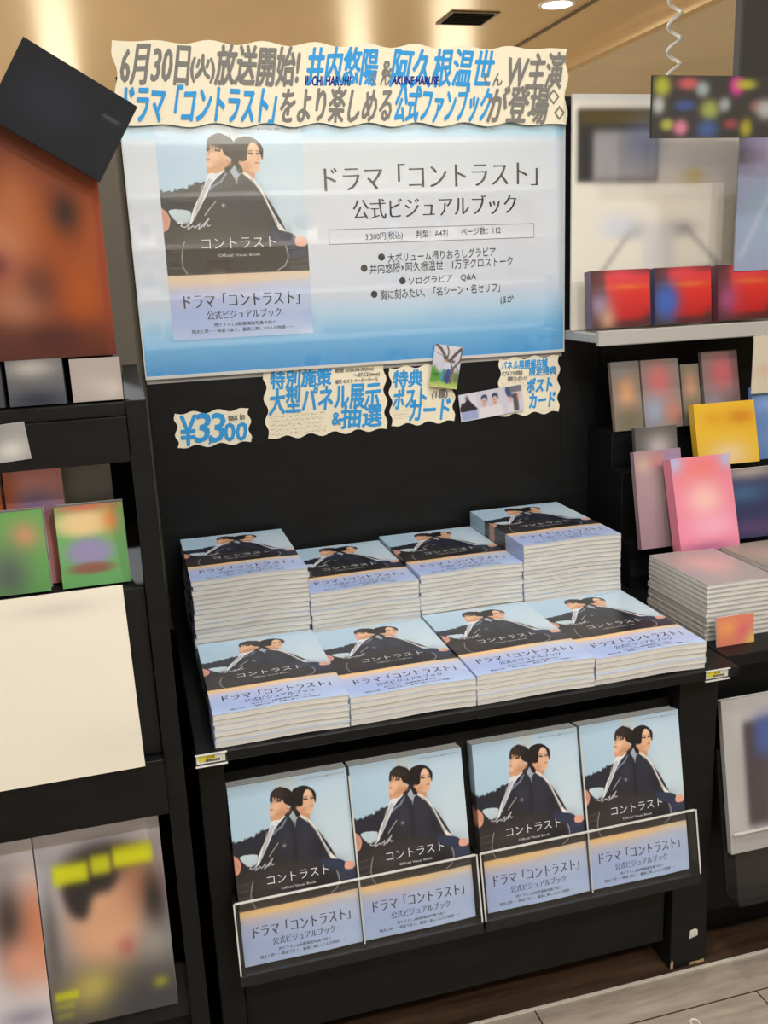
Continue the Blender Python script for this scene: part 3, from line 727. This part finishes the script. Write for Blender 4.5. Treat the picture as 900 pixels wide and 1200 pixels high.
def photo_card(name, label, W_, H_, img, loc, rot, cat='postcard', m=M_print, t=.0006, side=(230, 230, 228)):
    s = Sheet(); s.grid(img, 0, W_, 0, H_, 0); s.box(0, W_, 0, H_, -t, -.00005, side)
    return tag(link(name, s.mesh(name, m), None, loc, rot), label, cat)
A = Art(96, 40, (206, 204, 218))
A.rect(.02, .04, .27, .62, (214, 214, 224), 1, .005); A.rect(.02, .66, .27, .97, (158, 168, 208), 1, .01)
A.poly([(.02, .42), (.07, .36), (.12, .24), (.15, .22), (.19, .36), (.26, .56), (.26, .64), (.02, .64)], (44, 38, 42))
A.blob(.125, .18, .022, .08, (86, 54, 50)); A.line([(.03, .36), (.1, .34)], .02, (60, 56, 60))
A.rect(.28, .02, .72, .98, (206, 204, 216), 1, .004)
for u in (.395, .565):
    A.poly([(u - .09, 1.05), (u - .08, .68), (u - .02, .56), (u + .03, .56), (u + .09, .66), (u + .10, 1.05)], (224, 220, 222))
    A.blob(u - .01, .40, .040, .16, (222, 176, 160), 1, 4); A.blob(u - .012, .53, .022, .06, (212, 164, 148))
    A.poly([(u - .055, .36), (u - .045, .2), (u, .14), (u + .045, .2), (u + .045, .40), (u + .03, .32), (u, .26), (u - .035, .30)], (62, 78, 108))
    A.line([(u - .02, .385), (u - .008, .385)], .008, (80, 50, 50)); A.line([(u + .008, .385), (u + .018, .385)], .008, (80, 50, 50)); A.line([(u - .012, .48), (u + .008, .48)], .008, (200, 80, 90))
A.rect(.735, .02, .985, .98, (206, 206, 222), 1, .004)
A.rect(.735, .02, .985, .25, (92, 92, 96), .8, .02); A.poly([(.74, .05), (.79, .05), (.83, .3), (.9, .32), (.9, .46), (.8, .42), (.75, .32)], (62, 78, 116))
A.rect(.845, .3, .925, .95, (88, 78, 74), .95, .01); A.blob(.80, .5, .03, .12, (222, 170, 160)); A.blob(.935, .40, .025, .12, (222, 170, 160)); A.rect(.76, .6, .84, .97, (222, 218, 214), .9, .01)
photo_card('postcard', 'wide strip of three small photo postcards taped below the poster', .149, .060, A.a, (.625, .6125, .3635), (PI / 2, R(-5.5), 0))
A = Art(48, 66, (206, 202, 208))
A.vgrad([(0, (214, 210, 214)), (.55, (196, 196, 214)), (.64, (150, 176, 140)), (.78, (132, 170, 72)), (1, (196, 204, 122))])
A.poly([(-.1, .6), (.1, .5), (.2, .62), (.4, .74), (.3, .84), (-.1, .9)], (92, 152, 62), .9, .03); A.blob(.2, .7, .12, .04, (46, 110, 40))
A.line([(.05, .0), (.25, .1), (.42, .26), (.55, .36)], .09, (92, 82, 78)); A.line([(.95, .05), (.78, .18), (.6, .36)], .10, (88, 78, 74))
A.line([(.45, .02), (.53, .14), (.5, .3)], .05, (88, 80, 80)); A.line([(1.0, .1), (.98, .32), (.78, .5), (.7, .85)], .07, (104, 92, 82)); A.line([(.58, .38), (.7, .5), (.72, .86)], .08, (110, 94, 78))
A.line([(.05, .18), (.3, .24), (.4, .3)], .02, (126, 116, 116)); A.line([(.82, .44), (.95, .58)], .03, (96, 88, 84)); A.rect(.8, .62, 1.1, .84, (92, 104, 82), .8, .05)
A.blob(.46, .34, .06, .05, (190, 150, 130)); A.blob(.44, .30, .05, .03, (50, 42, 44)); A.blob(.72, .36, .06, .03, (60, 50, 50))
A.poly([(.45, .42), (.62, .4), (.66, .56), (.6, .64), (.42, .64)], (206, 210, 226)); A.poly([(.40, .6), (.46, .56), (.48, .84), (.40, .86), (.34, .74)], (60, 150, 178)); A.poly([(.55, .58), (.66, .58), (.66, .86), (.56, .88)], (48, 78, 150)); A.rect(.46, .58, .55, .86, (84, 74, 68), .9, .03)
photo_card('postcard', 'small photo postcard of bare trees and grass clipped at the poster foot', .063, .090, A.grain(9, .7).a, (.551, .604, .449), (PI / 2, R(10.5), 0))

def price_tag(label, x, z):
    t = thing('price_tag', label, 'price tag', (x, -.0135, z))
    s = Sheet(); s.box(0, .043, -.0135, 0, -.0008, 0, (226, 224, 214)); s.poly([(.003, -.0075), (.028, -.0075), (.028, -.001), (.003, -.001)], .0002, (226, 208, 40)); s.poly([(.003, -.010), (.014, -.010), (.014, -.0075), (.003, -.0075)], .0002, (222, 206, 60))
    for k in range(16): s.poly([(.013 + .0014 * k, -.0112), (.0137 + .0014 * k + .0003 * (k % 3), -.0112), (.0137 + .0014 * k + .0003 * (k % 3), -.0072), (.013 + .0014 * k, -.0072)], .0004, (54, 44, 52))
    s.text('¥3,300', .016, .027, -.0062, -.0022, .0004, (70, 60, 30), .01)
    link('paper_label', s.mesh('paper_label', M_card), t, (0, 0, 0), (PI / 2, 0, 0))
    MB().box(-.002, .046, -.0032, -.0012, -.0165, .0012, .0004).obj('clear_holder', M_acr, t, (0, 0, 0))
    MB().box(-.002, .046, -.0036, .0008, -.0178, -.0160, .0003).obj('holder_rail', M_edge, t, (0, 0, 0))
    MB().box(-.002, .046, -.0036, .0008, .0012, .0022, .0003).obj('holder_rail', M_edge, t, (0, 0, 0))
price_tag('yellow and white price tag at the left front corner of the table', -.031, -.0015)
price_tag('yellow and white price tag at the right front corner of the table', .838, -.0015)

# ---------------------------------------------------------------- helpers for the neighbouring displays
def soft(w_, h, base, blobs):
    A = Art(w_, h, base)
    for b in blobs: A.blob(*b)
    return A.a
def book_item(name, label, cat, W_, H_, T_, img, loc, tilt=0.0, rz=0.0, roll=0.0, group=None):
    """upright printed item: loc is the middle of its lower front edge"""
    if tilt != TL: loc = (loc[0], loc[1], loc[2] + T_ * math.sin(tilt))
    t = thing(name, label, cat, loc, (PI / 2 - tilt, roll, rz), group)
    s = Sheet(); s.grid(img, -W_ / 2, W_ / 2, 0, H_, 0); s.box(-W_ / 2, W_ / 2, 0, H_, -.0006, -.0001, (190, 188, 184), top=False)
    s.box(-W_ / 2, -W_ / 2 + .0005, 0, H_, -T_, -.0001, tuple(img[len(img) // 2, 0])); s.box(-W_ / 2, W_ / 2, 0, H_, -T_, -T_ + .0005, (200, 198, 194))
    link('cover', s.mesh('cover', M_print), t, (0, 0, 0))
    MB().box(-W_ / 2 + .0007, W_ / 2 - .001, .001, H_ - .001, -T_ + .0006, -.0007).obj('page_block', M_page, t, (0, 0, 0))
    return t
def flat_item(name, label, cat, W_, H_, T_, img, loc, tilt=0.0, roll=0.0, side=(214, 210, 204), m=M_card, group=None):
    loc = (loc[0], loc[1], loc[2] + T_ * max(0, math.sin(tilt)))
    s = Sheet(); s.grid(img, -W_ / 2, W_ / 2, 0, H_, 0); s.box(-W_ / 2, W_ / 2, 0, H_, -T_, -.0001, side)
    return tag(link(name, s.mesh(name, m), None, loc, (PI / 2 - tilt, roll, 0)), label, cat, group)
def lying_book(label, W_, H_, T_, img, loc, rz=0.0, group=None):
    t = thing('magazine', label, 'magazine', loc, (0, 0, rz), group)
    s = Sheet(); s.grid(img, -W_ / 2, W_ / 2, -H_ / 2, H_ / 2, T_); s.box(-W_ / 2, W_ / 2, -H_ / 2, H_ / 2, T_ - .0005, T_ - .0001, (200, 198, 194), top=False); s.box(-W_ / 2, W_ / 2, -H_ / 2, H_ / 2, 0, .0005, (196, 194, 190))
    link('cover', s.mesh('cover', M_print), t, (0, 0, 0))
    MB().box(-W_ / 2 + .0006, W_ / 2 - .0008, -H_ / 2 + .0008, H_ / 2 - .0008, .0006, T_ - .0006).obj('page_block', M_page, t, (0, 0, 0))
    return t

# ---------------------------------------------------------------- left fixture
L = thing('magazine_fixture', 'black magazine fixture cut by the left edge of the picture', 'display fixture', (-.4, 0, FZ))
def lpart(name, mb, m=M_black): return mb.obj(name, m, L, (.4, 0, Z0))
lpart('side_panel', MB().box(-.078, -.050, .0, .60, FZ, .535, .001))
lpart('top_shelf', MB().box(-.80, -.0785, .0, .42, .515, .533, .001))
lpart('shelf_front', MB().box(-.80, -.0785, -.006, .01, .452, .5145, .001))
lpart('middle_shelf', MB().box(-.80, -.0785, .0, .598, -.02, .0, .001))
lpart('shelf_front', MB().box(-.80, -.0785, -.012, .0, -.088, .002, .001))
lpart('back_panel', MB().box(-.80, -.0785, .585, .60, FZ, .5145), M_void)
lpart('upper_panel', MB().box(-.80, -.088, .06, .07, .5335, .86), M_void)  # dark panel added to hide the bright background above the shelf
lpart('lower_panel', MB().box(-.80, -.0785, .13, .14, FZ, -.02), M_void)
lpart('base', MB().box(-.80, -.0785, .06, .12, FZ, -.46), M_black)
lpart('shelf_step', MB().box(-.80, -.0785, .012, .40, .002, .265, .001), M_blackhi)
MB().box(-.80, -.0785, -.075, .012, -.047, -.037).obj('magazine_ledge', M_blackhi, L, (.4, O0[1], O0[2] + Z0), ROT)
# orange portrait poster
A = Art(60, 66, (158, 78, 44))
A.vgrad([(0, (96, 56, 46)), (.2, (134, 70, 48)), (.45, (176, 88, 44)), (.8, (152, 72, 38)), (1, (92, 46, 34))])
for b in [(.74, .42, .10, .08, (62, 44, 40), .9), (.30, .55, .2, .16, (206, 134, 96), .9), (.40, .36, .14, .12, (204, 124, 76), .8), (.1, .40, .12, .14, (226, 184, 146), .8), (.16, .62, .14, .06, (112, 46, 52), .9), (.5, .72, .14, .10, (96, 50, 40), .8), (.3, .8, .22, .1, (196, 138, 108), .7), (.8, .75, .16, .14, (190, 92, 36), .8), (.55, .92, .3, .06, (84, 44, 36), .9), (.97, .5, .03, .6, (150, 64, 48), .7), (.1, .92, .2, .08, (90, 50, 42), .8)]: A.blob(*b)
flat_item('portrait_poster', 'orange toned portrait poster standing on the left fixture', 'poster', .175, .32, .006, A.a * .84, (-.1695, .02, .5965), 0, 0, (70, 40, 34), M_card)
A = Art(50, 32, (25, 25, 28)); A.blob(.4, .5, .3, .3, (38, 40, 54), .6); A.rect(.82, .2, .98, .9, (30, 30, 34), .7, .05); A.line([(.80, .30), (.93, .30)], .012, (120, 118, 116), .8)
flat_item('pop_board', 'tilted dark board fixed over the corner of the orange poster', 'sign board', .150, .106, .010, A.a, (-.143, -.004, .857), 0, R(32), (34, 34, 36), M_card)
# small boxes on the top shelf
for i, (x, W_, H_, T_, img, lab) in enumerate([
    (-.112, .066, .058, .03, soft(20, 18, (160, 148, 142), [(.5, .7, .4, .3, (176, 164, 158), .8), (.8, .75, .2, .2, (190, 180, 172), .8)]), 'pale pinkish grey pack on the left top shelf, nearest the black post'),
    (-.190, .072, .062, .03, soft(20, 18, (92, 92, 94), [(.45, .2, .42, .2, (168, 160, 152), .95), (.5, .9, .5, .2, (44, 46, 58), .9)]), 'dark pack with a grey label on the left top shelf'),
    (-.268, .070, .060, .03, soft(20, 18, (66, 68, 72), [(.5, .6, .4, .3, (54, 58, 74), .8)]), 'charcoal pack on the left top shelf at the picture edge')]):
    flat_item('boxed_pack', lab, 'pack', W_, H_, T_, img, (x, .016, .5337), R(4), 0, (96, 92, 90))
# papers and books under the shelf
flat_item('shelf_label', 'pale label hanging from the left shelf edge', 'label', .075, .050, .002, soft(20, 14, (150, 148, 146), [(.7, .7, .25, .25, (206, 202, 194), .9), (.2, .2, .3, .3, (96, 96, 96), .8)]), (-.243, -.009, .466), 0, R(-4))
flat_item('grey_notice', 'grey notice card standing behind the green magazines', 'notice', .125, .19, .004, soft(24, 34, (146, 143, 141), [(.5, .3, .5, .3, (152, 148, 144), .7), (.15, .25, .16, .08, (196, 192, 188), .8)]), (-.172, .104, .266), R(3), 0, (90, 88, 86))
for i, (x, y, z, W_, H_, T_, base, bl, lab) in enumerate([
    (-.218, .072, .266, .080, .175, .02, (206, 130, 126), [(.5, .12, .5, .10, (224, 150, 150), .9), (.5, .3, .5, .1, (142, 122, 168), .9), (0, .2, .2, .2, (196, 92, 48), .9)], 'pink and purple magazine behind the green ones'),
    (-.290, .072, .266, .055, .175, .02, (196, 98, 52), [(.5, .3, .5, .1, (176, 84, 52), .8)], 'orange magazine behind the green ones at the picture edge'),
    (-.144, .034, .266, .094, .118, .03, (110, 172, 104), [(.40, .22, .44, .18, (232, 202, 148), 1, 5), (.45, .02, .5, .06, (206, 110, 84), .95), (.80, .2, .12, .16, (222, 136, 80), .95), (.45, .58, .36, .18, (152, 142, 184), 1, 5), (.45, .78, .34, .07, (150, 86, 76), .9, 4)], 'green magazine with a cream and purple cover above the white notice'),
    (-.252, .034, .266, .090, .118, .03, (106, 164, 92), [(.7, .3, .22, .16, (206, 148, 110), .95), (.4, .75, .3, .3, (92, 98, 96), .9)], 'green magazine with an orange spot above the white notice')]):
    book_item('magazine', lab, 'magazine', W_, H_, T_, soft(28, 40, base, bl), (x, y, z), R(6))
A = Art(60, 60, (238, 230, 214)); A.blob(.75, .08, .16, .04, (214, 206, 196), .8); A.blob(.9, .85, .2, .14, (228, 220, 206), .7)
flat_item('white_notice', 'large blank white notice hanging on the left fixture', 'notice', .36, .283, .003, A.a, (-.285, -.018, -.0025), R(-1), R(-.6), (220, 212, 196))
# magazines in the lower rack
A = Art(90, 130, (196, 190, 198))
A.vgrad([(0, (198, 192, 198)), (.3, (186, 182, 190)), (1, (70, 66, 66))])
A.blob(.52, .24, .34, .13, (46, 40, 40), 1, 4); A.blob(.5, .52, .34, .26, (212, 160, 126), 1, 4); A.blob(.80, .36, .17, .14, (176, 118, 86), .95)
A.poly([(.18, .30), (.3, .24), (.62, .26), (.56, .36), (.42, .37), (.34, .48), (.22, .44)], (38, 34, 36), .95, .03); A.blob(.9, .45, .10, .16, (40, 36, 36), .9); A.blob(.85, .68, .14, .1, (150, 144, 134), .9); A.blob(.06, .6, .06, .3, (92, 86, 84), .8)
A.blob(.64, .66, .07, .05, (176, 98, 90), .8); A.blob(.5, .86, .5, .12, (92, 84, 74), .9); A.blob(.36, .84, .2, .10, (206, 186, 90), .9); A.blob(.8, .95, .4, .14, (62, 62, 66), 1)
A.rect(.12, .195, .40, .295, (212, 214, 24), .95, .03); A.rect(.42, .175, .58, .275, (206, 208, 28), .9, .03); A.rect(.60, .155, .92, .255, (214, 216, 24), .95, .03)
A.rect(.03, .82, .22, .86, (196, 200, 30), .85, .02); A.rect(.03, .88, .18, .90, (190, 194, 40), .6, .02); A.rect(.03, .93, .16, .95, (190, 194, 40), .5, .02); A.blob(.88, .87, .06, .03, (160, 160, 40), .7)
book_item('magazine', 'magazine with yellow title over a close portrait, lower left rack', 'magazine', .187, .318, .012, A.a, (-.190, O0[1] - .0, O0[2] - .036), TL)
A = Art(60, 100, (204, 198, 202)); A.blob(.98, .48, .22, .25, (206, 130, 96), 1, 3); A.blob(.75, .42, .12, .22, (60, 48, 46), .95); A.blob(.82, .62, .16, .12, (214, 150, 122), .9); A.blob(.8, .9, .2, .05, (92, 88, 110), .5)
book_item('magazine', 'white magazine cut by the left picture edge, lower left rack', 'magazine', .187, .312, .012, A.a, (-.379, O0[1] - .0, O0[2] - .036), TL)

# ---------------------------------------------------------------- right fixture
G = thing('book_fixture', 'black book fixture with grey shelf to the right of the display', 'display fixture', (1.4, 0, FZ))
def rpart(name, mb, m=M_black): return mb.obj(name, m, G, (-1.4, 0, Z0))
rpart('table_top', MB().box(.9065, 2.0, .03, .615, -.022, 0, .001))
rpart('front_panel', MB().box(.9065, 2.0, .095, .11, -.58, -.022, .001))
rpart('base', MB().box(.9065, 2.0, .12, .60, FZ, -.022))
rpart('back_panel', MB().box(.9635, 2.0, .62, .64, FZ, 1.03))
rpart('shelf_board', MB().box(.872, 2.0, .47, .6195, .528, .548, .002), M_grey)
rpart('shelf_lip', MB().box(.872, 2.0, .455, .4695, .522, .553, .002), M_grey)
rpart('rack_step', MB().box(.935, 2.0, .42, .6195, .0, .10, .001))
rpart('rack_step', MB().box(.935, 2.0, .46, .6195, .10, .25, .001))
rpart('rack_step', MB().box(.935, 2.0, .51, .6195, .25, .33, .001))
A = Art(80, 100, (226, 218, 204))
A.rect(-.1, -.1, 1.1, .03, (190, 188, 186), .8, .02); A.rect(.03, .06, .50, .36, (58, 56, 54), 1, .015); A.rect(.05, .07, .45, .12, (104, 84, 34), .8, .03); A.rect(.12, .15, .50, .36, (176, 172, 176), .95, .03); A.blob(.42, .2, .12, .1, (120, 132, 168), .7); A.blob(.75, .28, .2, .08, (196, 194, 202), .9); A.blob(.72, .34, .06, .035, (206, 184, 116), .8)
for u in (.35, .65): A.blob(u, .57, .09, .035, (150, 146, 146), .8)
A.line([(.34, .58), (.16, .77), (.90, .74), (.68, .56)], .016, (140, 134, 132), .9, .012); A.rect(.42, .55, .62, .74, (200, 198, 198), .8, .04); A.blob(.28, .55, .12, .05, (206, 210, 220), .9); A.blob(.75, .80, .10, .035, (216, 226, 196), .9)
flat_item('illustrated_poster', 'white poster with a dark picture and grey sketch above the red packs', 'poster', .40, .478, .006, A.a, (1.068, .575, .549), R(0), 0, (200, 196, 190), M_card)
A = Art(80, 40, (62, 58, 54))
cols = [(166, 168, 60), (190, 90, 92), (150, 158, 160), (214, 60, 150), (170, 164, 56), (40, 60, 160), (170, 172, 168), (70, 84, 136), (150, 158, 84), (150, 156, 160), (140, 96, 92), (170, 170, 166), (164, 166, 76), (206, 120, 142), (70, 90, 140), (140, 70, 72), (160, 150, 50), (60, 62, 64)]
for k in range(18): A.blob(.07 + .165 * (k % 6) + .05 * math.sin(k * 2.7), .17 + .33 * (k // 6) + .05 * math.sin(k * 4.1), .062 + .018 * math.sin(k * 1.9), .13 + .04 * math.cos(k * 2.3), cols[k], .95, 3)
flat_item('badge_board', 'dark board dotted with coloured badges at the upper right', 'board', .30, .112, .006, A.a, (1.098, .40, .918), 0, 0, (52, 50, 48), M_card)
A = Art(30, 60, (150, 158, 184)); A.blob(.5, .2, .5, .2, (168, 148, 184), .8); A.blob(.6, .6, .4, .25, (150, 178, 196), .8); A.blob(.9, .8, .2, .1, (170, 60, 80), .7); A.line([(.1, .9), (.5, .5), (.9, .1)], .06, (196, 200, 214), .6, .03)
flat_item('anime_poster', 'blue and violet poster at the right picture edge', 'poster', .15, .30, .005, A.a, (1.290, .50, .660), 0, 0, (150, 150, 160), M_card)
for i, (x, bl) in enumerate([(.945, [(.14, .6, .18, .24, (150, 128, 160), .95), (.26, .85, .14, .2, (190, 150, 120), .9)]), (1.092, [(.2, .6, .24, .36, (62, 96, 176), .98, 3)]), (1.244, [(.18, .6, .2, .3, (160, 72, 116), .95)])]):
    A = Art(40, 34, (190, 38, 40)); A.vgrad([(0, (206, 60, 66)), (.4, (206, 48, 40)), (1, (170, 26, 30))]); A.rect(-.1, -.1, .24, 1.1, (60, 44, 44), .9, .06); A.rect(-.1, .88, 1.1, 1.1, (64, 40, 40), .8, .06); A.rect(-.1, -.1, 1.1, .08, (64, 46, 46), .6, .06); A.blob(.5, .1, .28, .14, (214, 66, 76), .9); A.blob(.6, .3, .35, .05, (214, 110, 50), .8); A.blob(.97, .92, .1, .14, (70, 40, 42), .9)
    for b in bl: A.blob(*b)
    book_item('comic_set', ['red book pack with a lilac figure, left on the grey shelf', 'red book pack with a blue figure, middle of the grey shelf', 'red book pack with a pink figure, right on the grey shelf'][i], 'book', .136, .118, .03, A.a, (x, .492, .5535), R(6))
ITEMS = [  # x, y, z, width, height, thickness, tilt, base, blobs, label
    (.973, .50, .3305, .068, .150, .012, 12, (128, 118, 112), [(.5, .45, .35, .25, (222, 160, 116), .95), (.5, .85, .5, .2, (110, 100, 74), .8), (.2, .1, .4, .12, (132, 132, 134), .8)], 'small magazine with an orange face, upper left of the right rack'),
    (1.055, .495, .3305, .092, .150, .012, 12, (136, 128, 122), [(.45, .3, .34, .24, (214, 112, 112), .98), (.3, .75, .3, .2, (150, 160, 186), .95), (.78, .78, .25, .2, (196, 128, 108), .9)], 'magazine with a pink-haired figure on the right rack'),
    (1.128, .495, .3305, .045, .135, .012, 12, (116, 112, 100), [(.5, .35, .4, .25, (206, 150, 120), .9), (.5, .8, .5, .2, (120, 112, 84), .8)], 'narrow book between the two pink-haired covers'),
    (1.202, .490, .3305, .090, .160, .012, 12, (132, 118, 114), [(.55, .3, .36, .24, (212, 104, 110), .98), (.3, .8, .3, .16, (150, 150, 180), .8), (.75, .8, .3, .2, (120, 92, 92), .8)], 'pink-haired cover nearer the right picture edge'),
    (1.300, .440, .2505, .100, .160, .012, 10, (92, 124, 176), [(.4, .2, .5, .2, (128, 160, 208), .9), (.4, .7, .4, .2, (110, 140, 190), .7)], 'blue book beside the yellow one'),
    (1.006, .435, .2505, .100, .095, .012, 10, (84, 80, 78), [(.55, .5, .34, .34, (190, 178, 178), .95)], 'black book with a pale grey figure on the right rack'),
    (1.168, .415, .2505, .150, .135, .02, 14, (222, 176, 48), [(.5, .85, .34, .22, (224, 196, 158), .95), (.75, .25, .22, .12, (196, 120, 34), .8), (.3, .25, .2, .12, (214, 152, 34), .7)], 'yellow book with a pale face on the right rack'),
    (.985, .365, .1005, .110, .205, .015, 12, (160, 130, 138), [(.2, .15, .2, .1, (196, 168, 150), .9), (.5, .12, .16, .08, (206, 120, 110), .9), (.8, .12, .2, .1, (150, 130, 176), .8), (.5, .4, .4, .2, (172, 146, 150), .8)], 'small pastel book behind the big pink one'),
    (1.190, .355, .1005, .140, .150, .015, 10, (52, 56, 92), [(.4, .35, .4, .14, (66, 102, 136), .9), (.5, .85, .5, .12, (92, 72, 112), .9), (.5, .05, .6, .1, (176, 162, 148), .9)], 'dark blue book at the right picture edge'),
    (1.052, .300, .0985, .138, .195, .03, 16, (226, 130, 152), [(.5, .14, .42, .14, (226, 120, 116), .95), (.05, .05, .14, .1, (168, 180, 214), .9), (.95, .05, .14, .1, (170, 178, 210), .9), (.5, .46, .3, .18, (236, 190, 178), .95), (.6, .75, .4, .14, (234, 168, 190), .9), (.4, .97, .5, .06, (160, 92, 130), .8)], 'large pink book leaning at the front of the right rack')]
for x, y, z, W_, H_, T_, tl, base, bl, lab in ITEMS:
    book_item('book', lab, 'book', W_, H_, T_, soft(36, 48, base, bl), (x, y, z), R(tl))
flat_item('notice_card', 'cream notice card hanging under the grey shelf at the right', 'notice', .10, .125, .003, soft(24, 30, (206, 194, 172), [(.3, .6, .3, .1, (206, 176, 156), .8), (.9, .3, .2, .2, (220, 208, 186), .8)]), (1.290, .452, .398), 0, 0)
for i, (x, y, n, top, lab) in enumerate([
    (.985, .205, 12, soft(28, 36, (172, 160, 156), [(.5, .45, .35, .25, (214, 166, 160), .9), (.1, .8, .2, .3, (150, 150, 154), .8)]), 'pale magazine on the neighbouring table, next to the display'),
    (1.150, .205, 12, soft(28, 36, (150, 140, 128), [(.4, .4, .4, .3, (196, 170, 156), .8)]), 'greyish magazine on the neighbouring table, right of the pale pile')]):
    for k in range(n):
        img = top if k == n - 1 else top[::9, ::9]
        lying_book(lab + (', top of its pile' if k == n - 1 else ', inside the pile'), .145, .205, .0085, img, (x + float(rng.normal(0, .001)), y, .0004 + k * .0092), 0, 'magazine piles on the neighbouring table, %s' % ('left' if i == 0 else 'right'))
flat_item('orange_pop_card', 'small orange and pink card at the front of the neighbouring table', 'card', .078, .055, .004, soft(20, 14, (206, 120, 96), [(.3, .4, .3, .3, (226, 150, 90), .9), (.75, .6, .2, .3, (206, 92, 110), .9), (.95, .9, .2, .3, (206, 190, 90), .8)]), (.955, .070, .0), R(8), 0)
A = Art(50, 70, (176, 172, 170)); A.rect(.20, .16, 1.1, .84, (72, 64, 66), 1, .04); A.rect(.32, .14, .75, .40, (72, 92, 156), .95, .08); A.blob(.55, .62, .22, .2, (92, 78, 80), .8)
book_item('magazine', 'white-bordered magazine with a dark picture low at the right edge', 'magazine', .21, .29, .012, A.a, (1.022, O0[1] + .008, O0[2] + .004), TL)
T2 = thing('acrylic_pocket', 'clear acrylic pocket holding the white-bordered magazine at the right edge', 'display pocket', (0, O0[1], O0[2]), ROT)
MB().box(.912, 1.30, -.075, .05, .010, .0135).obj('front_panel', M_acr, T2, (0, 0, 0))
MB().box(.912, 1.30, .05, .053, .0095, .014).obj('lip', M_edge, T2, (0, 0, 0))
MB().box(.912, 1.30, -.085, -.0755, -.030, .014).obj('base_ledge', M_blackhi, T2, (0, 0, 0))
MB().box(.912, 1.30, -.0755, .20, -.030, -.024).obj('back_plate', M_blackhi, T2, (0, 0, 0))

# ---------------------------------------------------------------- small things
pts = [(1.36 + .016 * math.cos(2 * PI * q / 20), 1.0 + .016 * math.sin(2 * PI * q / 20), 1.06 + (CEIL - 1.06) * q / 300) for q in range(301)]
tag(MB().tube([(x, y, z) for x, y, z in pts], .0048, 8).obj('coiled_cord', M_ring), 'white coiled cord hanging from the ceiling at the upper right', 'cord')
ring = [(.797 + .0075 * math.cos(a), -.086 + .0085 * math.sin(a), FZ + .0016) for a in np.linspace(0, 2 * PI, 40)]
tag(MB().tube(ring, .0014, 6).obj('plastic_ring', M_ring), 'small white ring lying on the floor at the bottom picture edge', 'ring')
